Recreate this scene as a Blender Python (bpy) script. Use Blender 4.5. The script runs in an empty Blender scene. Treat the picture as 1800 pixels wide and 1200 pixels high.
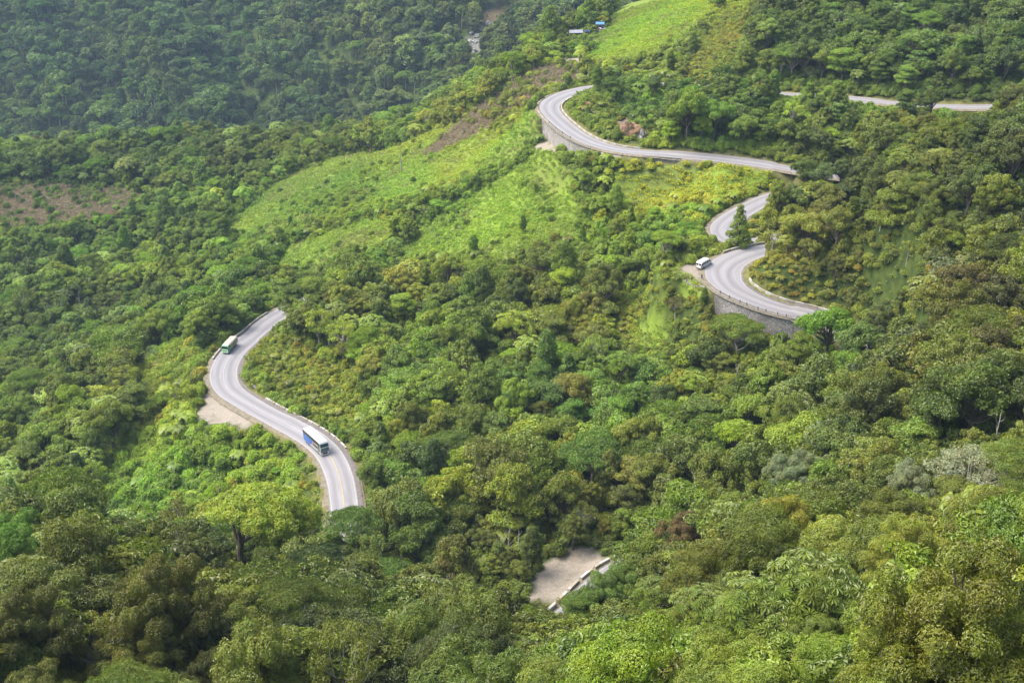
import bpy, math, random
import numpy as np
from mathutils import Vector, Matrix

scene = bpy.context.scene
# ------------------------------------------------------------------ camera, sky, sun, exposure
CAM = np.array([0.0, 0.0, 260.0]); PITCH = 26.5
cam_data = bpy.data.cameras.new("camera"); cam_data.lens = 45; cam_data.sensor_width = 36
cam_data.clip_start = 1; cam_data.clip_end = 6000
camera = bpy.data.objects.new("camera", cam_data); scene.collection.objects.link(camera)
camera.location = CAM; camera.rotation_euler = (math.radians(90 - PITCH), 0, 0)
scene.camera = camera
SUN_EL, SUN_AZ = math.radians(56), math.radians(-82)      # azimuth: clockwise from +Y (the view direction)
world = bpy.data.worlds.new("World"); scene.world = world; world.use_nodes = True
nt = world.node_tree; bgn = nt.nodes["Background"]
sky = nt.nodes.new("ShaderNodeTexSky"); sky.sky_type = 'NISHITA'; sky.sun_disc = False
sky.sun_elevation = SUN_EL; sky.sun_rotation = SUN_AZ; sky.air_density = 1.0; sky.dust_density = 4.0; sky.ozone_density = 1.0
nt.links.new(sky.outputs[0], bgn.inputs[0]); bgn.inputs[1].default_value = 0.15
sun_data = bpy.data.lights.new("sun", 'SUN'); sun_data.energy = 2.2; sun_data.angle = math.radians(45); sun_data.color = (1.0, .965, .9)
sun = bpy.data.objects.new("sun", sun_data); scene.collection.objects.link(sun)
sd = Vector((math.sin(SUN_AZ) * math.cos(SUN_EL), math.cos(SUN_AZ) * math.cos(SUN_EL), math.sin(SUN_EL)))
sun.rotation_euler = sd.to_track_quat('Z', 'Y').to_euler(); sun.location = (0, 0, 600)
scene.view_settings.view_transform = 'Standard'; scene.view_settings.look = 'None'
scene.view_settings.exposure = 1.33; scene.view_settings.gamma = 1.0
scene.cycles.max_bounces = 5; scene.cycles.diffuse_bounces = 3; scene.cycles.glossy_bounces = 2
scene.cycles.transmission_bounces = 3; scene.cycles.volume_bounces = 0; scene.cycles.transparent_max_bounces = 4
scene.cycles.use_denoising = True
HAZE = 0.00008
ANCHORS = [[-18.0,362.4,70.3],[0.0,315.0,76.0],[-35.1,349.6,67.9],[-44.8,339.5,66.4],[-61.2,359.2,68.8],[-64.2,382.0,69.7],[-75.8,388.9,70.9],[-68.8,388.1,71.6],[17.8,358.0,72.5],[34.2,344.5,79.2],[14.7,283.5,80.1],[-15.0,289.1,73.3],[-29.8,283.2,69.2],[-6.7,247.7,76.4],[-20.7,257.1,73.0],[38.9,306.3,81.9],[26.7,253.6,88.3],[50.4,336.8,83.3],[43.9,356.6,85.0],[52.1,293.2,89.2],[64.4,304.6,91.8],[73.1,334.6,92.8],[65.2,337.2,92.7],[59.3,344.0,95.1],[78.8,322.5,92.6],[22.0,472.0,96.2],[27.2,469.3,103.1],[11.2,484.0,97.9],[0.0,474.2,89.6],[62.1,442.0,101.1],[50.0,422.4,97.6],[81.1,432.5,104.5],[59.9,385.0,99.1],[54.0,373.7,99.8],[31.2,437.4,84.4],[10.3,430.0,85.9],[-21.8,456.0,75.4],[-10.0,413.4,72.7],[9.7,397.9,75.2],[37.3,385.9,84.6],[-45.8,479.3,63.1],[-70.7,493.2,59.5],[-49.8,531.1,66.3],[-24.9,535.6,75.2],[-7.6,551.9,88.6],[-68.9,595.4,62.7],[-90.7,569.1,54.7],[-101.3,532.7,49.0],[-98.9,486.9,42.8],[-62.7,429.9,61.0],[-40.9,420.8,65.0],[-98.8,459.0,42.7],[-33.1,601.6,76.1],[-11.0,607.7,88.4],[8.1,604.0,102.3],[26.0,580.4,108.0],[17.1,637.5,96.3],[-14.4,641.0,79.9],[-41.1,641.7,58.9],[32.8,671.1,102.4],[45.3,683.0,103.9],[49.6,618.8,110.6],[71.1,645.1,118.5],[59.2,748.8,97.5],[82.7,627.4,126.9],[63.3,566.6,117.0],[48.4,539.6,115.9],[84.8,541.8,120.2],[96.0,541.1,129.0],[102.0,505.0,122.8],[122.2,495.1,124.4],[152.4,483.2,123.0],[181.3,474.3,127.6],[120.0,545.4,134.6],[138.7,521.1,130.7],[170.0,511.0,133.0],[195.6,501.0,135.3],[103.1,588.1,130.6],[144.0,547.5,138.9],[207.3,537.4,141.0],[44.4,487.1,110.5],[65.1,475.4,110.9],[83.9,458.4,112.7],[53.1,462.4,109.1],[77.4,441.7,111.4],[107.1,476.2,115.7],[132.2,461.0,118.7],[160.2,450.3,118.7],[145.0,454.5,119.1],[116.8,467.0,117.4],[31.7,497.9,112.6],[91.1,384.3,123.9],[85.8,377.1,119.4],[96.5,388.5,131.2],[91.6,401.4,104.6],[76.2,351.8,110.7],[79.4,352.0,111.3],[84.4,353.6,112.7],[92.2,359.6,113.7],[87.1,369.1,115.7],[85.0,338.8,110.8],[81.4,368.6,111.3],[92.8,329.3,107.7],[92.4,353.3,113.4],[100.0,370.3,124.2],[105.3,383.9,135.7],[117.6,367.5,141.0],[138.9,364.6,148.6],[147.2,362.2,152.7],[105.8,321.1,133.1],[121.6,304.1,139.3],[100.2,297.7,126.5],[112.6,273.8,132.3],[98.2,308.3,109.4],[82.1,290.1,109.7],[74.4,285.0,103.9],[76.0,250.5,114.8],[90.2,259.5,121.6],[98.2,231.7,132.9],[58.7,238.5,113.0],[42.7,202.9,120.0],[61.3,196.7,130.1],[76.4,186.0,142.2],[72.0,152.2,152.8],[46.7,123.8,163.2],[36.7,136.2,154.4],[49.1,106.0,173.3],[26.1,78.0,188.8],[17.8,79.6,187.5],[23.3,122.0,160.6],[23.9,175.4,120.9],[17.3,156.7,128.3],[9.3,110.0,157.9],[17.3,60.7,199.9],[30.2,66.3,195.5],[12.7,73.9,187.3],[12.8,234.1,86.3],[6.3,228.6,84.2],[3.9,237.1,82.6],[20.3,233.6,89.8],[11.7,240.5,84.9],[0.0,187.9,101.3],[-10.4,189.3,104.1],[-22.2,203.9,99.7],[-3.8,132.2,135.3],[-16.0,141.5,131.3],[-28.8,147.2,131.7],[-36.7,129.7,141.3],[-48.2,120.6,145.5],[-62.3,131.3,144.6],[-54.9,154.2,134.5],[-41.0,166.0,123.5],[-69.3,159.8,134.5],[-79.3,169.2,131.0],[-64.0,198.1,110.5],[-81.6,211.5,104.7],[-41.2,217.2,93.7],[-61.3,291.6,67.8],[-53.6,279.9,67.5],[-92.4,327.8,68.3],[-81.1,312.2,63.1],[-109.8,326.5,56.2],[-73.3,275.7,66.4],[-99.7,289.6,60.6],[-128.0,302.9,52.7],[-105.1,367.3,61.6],[-120.3,360.4,57.0],[-133.3,346.9,51.2],[-156.0,333.6,47.0],[-147.5,340.2,49.0],[-113.4,393.8,58.7],[-97.8,397.3,65.7],[-166.7,447.5,27.9],[-200.0,442.5,18.0],[-144.4,451.4,35.9],[-199.1,510.0,18.9],[-154.7,532.9,19.9],[-240.0,551.2,11.9],[-199.1,594.3,8.7],[-260.7,649.0,14.2],[-208.4,630.2,21.3],[-199.3,653.1,21.5],[-258.1,614.2,9.8],[-279.6,710.7,17.9],[-236.4,732.9,17.7],[-180.9,712.1,20.9],[-136.0,649.0,28.7],[-136.9,745.6,20.7],[-101.3,733.7,19.2],[-181.3,643.6,18.9],[-135.6,572.5,33.2],[-105.8,673.7,36.3],[-66.5,655.8,45.2],[-460.0,1117.0,-87.0],[-351.6,1095.3,-85.7],[-248.9,1087.8,-78.2],[-146.7,1068.4,-72.4],[-86.4,1052.2,-60.1],[-476.0,1175.9,-58.5],[-316.0,1170.9,-57.2],[-153.3,1134.1,-52.7],[-69.1,1096.8,-37.8],[-500.0,1267.4,-9.4],[-336.0,1277.5,-11.5],[-164.0,1244.7,-10.2],[-78.0,1179.3,-6.8],[-20.3,1142.3,-6.8],[-29.1,1086.8,-5.1],[-21.0,1191.7,3.7],[24.4,1108.8,8.6],[0.0,1014.0,-2.3],[49.8,1133.4,13.1],[15.7,1196.4,5.1],[0.0,60.0,178.0],[0.0,0.0,235.0],[80.0,0.0,248.0],[-80.0,0.0,225.0],[-150.0,40.0,170.0],[150.0,60.0,235.0],[0.0,-80.0,262.0],[150.0,-80.0,270.0],[-150.0,-80.0,230.0],[200.0,150.0,215.0],[260.0,300.0,215.0],[260.0,420.0,200.0],[330.0,560.0,200.0],[-250.0,120.0,90.0],[-300.0,300.0,30.0],[-330.0,500.0,0.0],[-420.0,700.0,0.0],[-250.0,880.0,-40.0],[-100.0,900.0,-45.0],[-450.0,900.0,-50.0],[50.0,900.0,-25.0],[150.0,950.0,0.0],[-800.0,1600.0,200.0],[-400.0,1650.0,190.0],[0.0,1550.0,190.0],[400.0,1500.0,220.0],[600.0,1200.0,180.0],[400.0,900.0,120.0],[500.0,700.0,190.0],[-900.0,1100.0,-20.0],[-700.0,700.0,40.0],[-700.0,300.0,80.0],[300.0,1150.0,70.0]]
ROAD = [[-74.03,446.19,57.0,7.0],[-76.57,440.75,57.96,7.06],[-79.07,435.3,58.88,7.13],[-81.43,429.78,59.75,7.21],[-83.63,424.2,60.54,7.31],[-85.65,418.55,61.24,7.42],[-87.38,412.81,61.87,7.53],[-88.7,406.96,62.43,7.65],[-89.95,401.09,62.94,7.79],[-91.53,395.3,63.42,7.96],[-93.09,389.52,63.9,8.15],[-94.06,383.6,64.37,8.34],[-94.45,377.62,64.86,8.53],[-94.25,371.63,65.36,8.68],[-93.41,365.7,65.88,8.78],[-91.93,359.89,66.42,8.76],[-89.75,354.32,66.97,8.62],[-86.62,349.23,67.52,8.37],[-82.9,344.52,68.08,8.15],[-79.07,339.91,68.65,8.0],[-75.12,335.39,69.22,7.87],[-71.07,330.96,69.81,7.74],[-67.0,326.55,70.41,7.63],[-62.97,322.11,71.02,7.59],[-59.07,317.55,71.62,7.6],[-55.52,312.72,72.21,7.54],[-52.39,307.6,72.78,7.44],[-49.88,302.16,73.34,7.4],[-47.89,296.5,73.88,7.4],[-46.21,290.74,74.43,7.38],[-44.89,284.9,74.97,7.28],[-43.77,279.0,75.49,7.2],[-42.74,273.09,76.01,7.2],[-41.8,267.16,76.51,7.18],[-41.01,261.21,76.99,7.09],[-39.68,255.38,77.45,7.01],[-37.64,249.75,77.9,6.99],[-35.2,244.27,78.33,6.99],[-32.27,239.04,78.74,7.0],[-28.68,234.25,79.13,7.0],[-24.53,229.92,79.5,7.0],[-20.01,225.99,79.87,7.0],[-15.16,222.47,80.25,7.0],[-9.98,219.45,80.65,7.0],[-4.53,216.96,81.09,7.0],[1.23,215.61,81.57,7.0],[6.87,216.89,82.1,7.0],[11.41,220.65,82.69,7.0],[15.12,225.35,83.33,7.0],[18.76,230.12,84.05,7.0],[23.05,234.26,84.83,7.0],[28.24,237.17,85.68,7.0],[33.79,239.42,86.57,7.0],[39.11,242.18,87.5,7.0],[44.23,245.3,88.44,7.0],[49.13,248.76,89.38,7.0],[53.71,252.63,90.31,7.0],[58.03,256.8,91.24,7.0],[62.17,261.13,92.17,7.0],[66.21,265.57,93.08,7.0],[70.18,270.07,93.97,7.0],[74.12,274.6,94.85,7.0],[78.0,279.17,95.69,7.0],[81.78,283.84,96.48,7.0],[85.34,288.66,97.2,7.0],[88.57,293.72,97.85,7.0],[91.39,299.01,98.43,7.0],[93.74,304.52,98.94,7.0],[95.41,310.27,99.41,7.0],[95.97,316.2,99.87,6.99],[95.22,322.13,100.34,6.97],[93.35,327.78,100.84,7.04],[89.69,332.35,101.38,7.33],[84.45,334.98,101.95,7.61],[78.72,336.6,102.54,7.81],[73.5,339.46,103.13,8.06],[69.02,343.4,103.69,8.81],[65.49,348.19,104.2,9.97],[63.74,353.81,104.66,11.11],[64.42,359.64,105.03,11.05],[67.16,364.9,105.31,9.92],[71.29,369.18,105.48,8.79],[76.13,372.7,105.52,7.67],[81.43,375.47,105.45,6.99],[87.04,377.59,105.26,6.97],[92.62,379.8,104.97,6.92],[98.02,382.37,104.62,6.65],[102.38,386.3,104.23,6.48],[104.82,391.61,103.83,6.49],[103.35,396.54,103.44,6.5],[98.15,397.23,103.09,6.5],[92.78,394.68,102.79,6.5],[87.38,392.09,102.55,6.48],[81.84,389.79,102.37,6.45],[76.09,388.63,102.27,6.75],[71.41,391.14,102.24,7.62],[69.87,396.69,102.28,8.31],[70.89,402.48,102.39,8.4],[73.63,407.78,102.56,8.08],[77.16,412.62,102.79,7.8],[81.13,417.12,103.06,7.55],[85.16,421.56,103.38,7.26],[89.69,425.44,103.75,6.97],[94.86,428.47,104.19,6.72],[100.38,430.78,104.69,6.53],[106.19,432.19,105.27,6.47],[112.13,433.03,105.91,6.49],[118.06,433.91,106.59,6.5],[122.73,435.66,107.27,6.5],[120.09,438.31,107.92,6.51],[114.21,438.48,108.49,6.57],[108.28,438.93,108.96,6.6],[102.55,440.66,109.33,6.6],[97.11,443.17,109.61,6.67],[91.77,445.89,109.8,6.79],[86.24,448.21,109.94,6.88],[80.62,450.31,110.01,6.95],[74.95,452.28,110.04,7.0],[69.23,454.1,110.03,7.01],[63.48,455.81,109.99,7.01],[57.72,457.47,109.9,7.0],[51.91,458.97,109.79,6.98],[46.16,460.68,109.64,6.98],[40.84,463.35,109.46,7.05],[36.29,467.21,109.26,7.22],[32.47,471.82,109.05,7.41],[29.28,476.89,108.84,7.58],[26.65,482.28,108.64,7.73],[24.42,487.84,108.47,7.88],[22.54,493.54,108.33,8.03],[20.82,499.29,108.23,8.16],[19.15,505.05,108.18,8.26],[17.55,510.84,108.2,8.35],[16.23,516.69,108.3,8.39],[15.53,522.63,108.48,8.34],[16.2,528.52,108.75,8.17],[18.63,533.94,109.11,7.96],[22.44,538.49,109.55,7.68],[27.36,541.87,110.06,7.35],[32.74,544.39,110.6,7.09],[38.62,545.03,111.16,6.99],[44.59,544.54,111.71,6.99],[50.49,543.47,112.23,7.0],[56.34,542.11,112.74,7.0],[62.13,540.55,113.25,7.0],[67.74,538.46,113.77,7.0],[72.97,535.57,114.33,7.0],[77.65,531.83,114.93,7.0],[81.93,527.63,115.56,7.0],[86.06,523.28,116.22,7.0],[90.27,519.01,116.87,7.0],[94.79,515.07,117.51,7.0],[99.63,511.53,118.11,7.0],[104.66,508.26,118.67,7.0],[109.76,505.1,119.2,7.0],[114.87,501.95,119.69,7.0],[120.02,498.87,120.16,7.0],[125.17,495.79,120.61,7.0],[130.23,492.57,121.04,7.0],[135.26,489.29,121.46,7.0],[140.25,485.96,121.87,7.0],[145.18,482.54,122.26,7.0],[150.18,479.22,122.65,7.0],[155.43,476.33,123.02,7.0],[160.9,473.88,123.37,7.0],[166.54,471.84,123.72,7.0],[172.33,470.3,124.05,7.0],[178.26,469.4,124.37,7.0],[184.24,468.92,124.68,7.0],[190.22,468.45,124.98,7.0],[196.2,467.92,125.26,7.0],[202.18,467.4,125.54,7.0],[208.16,466.89,125.82,7.0],[212.14,466.55,126.0,7.0]]
PADS = [[57.8, 365.6, 104.9, 8, 15], [53.7, 363.6, 104.8, 8, 13], [51.2, 363.3, 104.7, 5, 10], [13.4, 237.9, 83.0, 15, 26], [-96.4, 344.3, 66.4, 6, 12], [-89.0, 338.3, 67.0, 5, 10], [73.1, 334.1, 92.7, 4, 9], [33.5, 673.1, 103.96, 8, 18], [45.6, 677.7, 106.48, 5, 12]]
WALLS = [[433, 462, 1, 6.8], [739, 783, 1, 6.3], [705, 719, 1, 1.9]]
SEEN_ROAD = [[32, 194], [437, 492], [572, 600], [669, 827], [913, 919], [942, 956], [961, 966], [976, 993]]
ZONES = {"meadow": [[[40.6, 454.6], [62.8, 450.8], [90.7, 440.3], [92.3, 436.7], [72.6, 425.9], [61.4, 434.8], [46.5, 436.8], [39.0, 449.2]], [[-48.1, 476.1], [-37.4, 491.1], [-16.2, 490.9], [0.0, 491.6], [12.5, 491.5], [21.8, 468.6], [24.8, 460.1], [23.2, 444.4], [33.7, 443.6], [27.1, 435.9], [0.0, 422.8], [-30.4, 451.7]], [[-137.3, 577.4], [-117.6, 664.7], [-81.6, 678.6], [-10.3, 560.3], [14.0, 512.5], [15.3, 502.7], [0.0, 495.6], [-34.6, 528.1], [-64.3, 523.7], [-95.7, 529.8], [-120.3, 533.8]], [[52.9, 683.8], [119.2, 1209.9], [94.8, 688.3], [95.7, 613.4], [75.4, 584.8], [59.5, 577.8], [34.6, 594.6], [43.3, 649.5]], [[-98.4, 512.9], [-63.3, 513.8], [-47.4, 498.0], [-55.8, 485.0], [-79.1, 481.4], [-101.9, 502.5]], [[49.0, 362.8], [57.8, 349.5], [56.8, 343.2], [48.7, 351.8], [43.0, 366.9]], [[36.0, 362.8], [41.1, 363.0], [46.8, 349.2], [38.0, 344.7]]], "lush": [[[50.7, 428.0], [61.4, 434.8], [72.6, 425.9], [65.3, 403.8], [54.1, 404.5]], [[-116.8, 350.3], [-86.0, 336.4], [-65.1, 314.5], [-55.5, 299.4], [-49.4, 272.5], [-80.0, 303.4], [-94.2, 294.6], [-123.2, 309.6]], [[-139.1, 414.3], [-114.2, 410.5], [-98.6, 370.3], [-101.5, 357.6], [-124.3, 378.3]]], "scrub": [[[-86.8, 373.4], [-85.2, 399.9], [-68.2, 380.8], [-46.6, 354.8], [-45.3, 315.8], [-56.9, 326.0], [-73.9, 346.3]], [[70.9, 355.0], [76.6, 368.4], [82.1, 355.6], [87.8, 345.1], [97.1, 335.9], [90.0, 340.3], [77.4, 345.3]], [[30.7, 392.7], [48.6, 358.5], [57.3, 342.6], [50.9, 338.6], [35.5, 356.9]], [[74.2, 550.2], [99.8, 614.0], [112.6, 611.5], [96.5, 540.4], [88.9, 533.4], [75.1, 535.9]], [[24.5, 540.9], [33.1, 521.8], [45.6, 499.3], [54.6, 473.9], [35.3, 480.2]], [[-55.0, 296.3], [-45.3, 267.5], [-52.3, 276.4], [-60.7, 307.5]]], "brown": [[[-41.7, 570.3], [-26.8, 585.0], [-10.8, 596.5], [6.8, 601.0], [23.0, 604.2], [31.7, 589.1], [33.4, 570.4], [16.6, 564.1], [6.3, 557.7], [-5.1, 560.6], [-20.7, 562.7], [-40.6, 564.8]], [[-300.4, 681.8], [-269.5, 685.9], [-197.5, 658.5], [-206.3, 626.2], [-231.5, 624.8], [-283.5, 634.0]], [[-30.2, 1180.2], [-22.2, 1201.1], [-1.6, 1214.1], [-7.8, 1175.5], [-16.5, 1166.2], [-24.5, 1152.8]]], "gravel": [[[49.9, 361.1], [53.9, 366.4], [64.2, 368.3], [61.8, 351.3], [58.6, 349.5], [54.2, 354.7]], [[-96.5, 336.7], [-97.1, 349.0], [-95.1, 352.6], [-87.2, 342.6], [-75.7, 329.5], [-79.1, 327.5], [-92.2, 332.8]], [[3.1, 225.9], [7.6, 242.0], [16.3, 247.9], [20.1, 244.7], [23.2, 236.3], [12.5, 225.1], [7.6, 228.2]], [[69.3, 330.4], [72.0, 331.1], [75.5, 328.4], [73.5, 327.8]], [[8.0, 496.5], [13.8, 498.7], [20.2, 486.7], [16.8, 483.9]], [[33.0, 469.9], [42.9, 463.6], [50.9, 458.3], [39.2, 456.8], [32.1, 461.6]], [[38.0, 668.4], [42.6, 658.1], [42.1, 649.2], [37.8, 654.4]], [[22.5, 645.1], [32.0, 622.5], [32.3, 600.8], [23.0, 604.2]], [[65.7, 403.0], [70.5, 410.8], [68.3, 387.6], [65.2, 389.4]]], "clay": [[[41.8, 494.3], [46.7, 499.3], [51.3, 481.6], [48.8, 470.6], [39.0, 475.7]], [[29.5, 504.8], [33.3, 503.2], [33.9, 494.6], [30.7, 496.3]]], "rocks": [[[-39.9, 1151.0], [-25.5, 1150.0], [-26.1, 1082.1], [-39.1, 1122.4]]]}
TINT_POINTS = [[-19,382,0.125,0.203,0.016],[8,335,0.132,0.228,0.019],[-35,347,0.156,0.207,0.018],[33,329,0.156,0.248,0.022],[19,373,0.204,0.228,0.019],[-4,410,0.156,0.207,0.018],[39,408,0.168,0.248,0.016],[58,402,0.192,0.31,0.018],[-50,409,0.18,0.207,0.018],[-69,364,0.228,0.248,0.019],[-47,304,0.168,0.228,0.018],[-30,286,0.168,0.238,0.019],[-14,264,0.168,0.207,0.019],[0,270,0.204,0.228,0.026],[-101,324,0.204,0.3,0.016],[-70,295,0.192,0.29,0.018],[-112,302,0.168,0.248,0.019],[-134,317,0.144,0.207,0.019],[-110,361,0.168,0.228,0.016],[-164,403,0.12,0.176,0.016],[-178,478,0.132,0.176,0.018],[-167,580,0.168,0.248,0.019],[-224,578,0.156,0.228,0.019],[-121,494,0.18,0.259,0.018],[-102,503,0.204,0.29,0.018],[-124,538,0.204,0.29,0.018],[-196,702,0.12,0.182,0.016],[-420,1136,0.12,0.182,0.016],[-105,756,0.156,0.207,0.018],[-73,512,0.216,0.31,0.018],[-56,465,0.204,0.279,0.018],[-25,538,0.24,0.331,0.022],[0,451,0.216,0.331,0.016],[62,443,0.36,0.435,0.016],[77,436,0.36,0.435,0.016],[22,459,0.168,0.248,0.018],[64,623,0.264,0.373,0.013],[30,665,0.192,0.269,0.018],[-23,1014,0.144,0.207,0.018],[0,574,0.216,0.248,0.026],[88,564,0.216,0.238,0.022],[120,537,0.103,0.17,0.018],[163,521,0.103,0.166,0.018],[191,502,0.103,0.155,0.018],[69,501,0.144,0.228,0.018],[86,469,0.139,0.217,0.018],[119,475,0.156,0.228,0.018],[96,402,0.24,0.238,0.019],[112,433,0.11,0.166,0.016],[111,366,0.103,0.132,0.014],[119,317,0.091,0.124,0.014],[108,320,0.106,0.141,0.014],[87,346,0.276,0.259,0.023],[78,350,0.288,0.269,0.025],[113,271,0.103,0.124,0.013],[105,283,0.108,0.135,0.013],[99,340,0.12,0.155,0.014],[88,323,0.168,0.269,0.009],[94,250,0.096,0.114,0.012],[71,229,0.132,0.155,0.018],[90,205,0.091,0.114,0.012],[66,289,0.168,0.228,0.018],[53,225,0.132,0.166,0.018],[65,175,0.156,0.197,0.025],[38,176,0.144,0.186,0.024],[42,128,0.173,0.228,0.024],[49,109,0.144,0.207,0.018],[25,108,0.144,0.207,0.018],[25,227,0.132,0.176,0.018],[17,150,0.127,0.17,0.016],[-12,222,0.11,0.141,0.011],[-33,199,0.11,0.141,0.011],[-26,152,0.101,0.124,0.011],[-5,162,0.106,0.132,0.011],[-47,168,0.101,0.118,0.01],[-60,153,0.101,0.118,0.01],[-74,209,0.11,0.137,0.01],[-93,201,0.156,0.228,0.009],[-67,139,0.101,0.12,0.01],[-54,251,0.144,0.207,0.018],[-443,1238,0.082,0.153,0.025],[-279,1248,0.082,0.157,0.026],[-100,1112,0.132,0.186,0.028],[-307,1123,0.072,0.132,0.021],[-52,1173,0.108,0.155,0.026],[-160,1209,0.125,0.182,0.028],[0,1103,0.082,0.124,0.025],[-430,1302,0.082,0.149,0.025],[-206,1132,0.079,0.141,0.023]]
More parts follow.
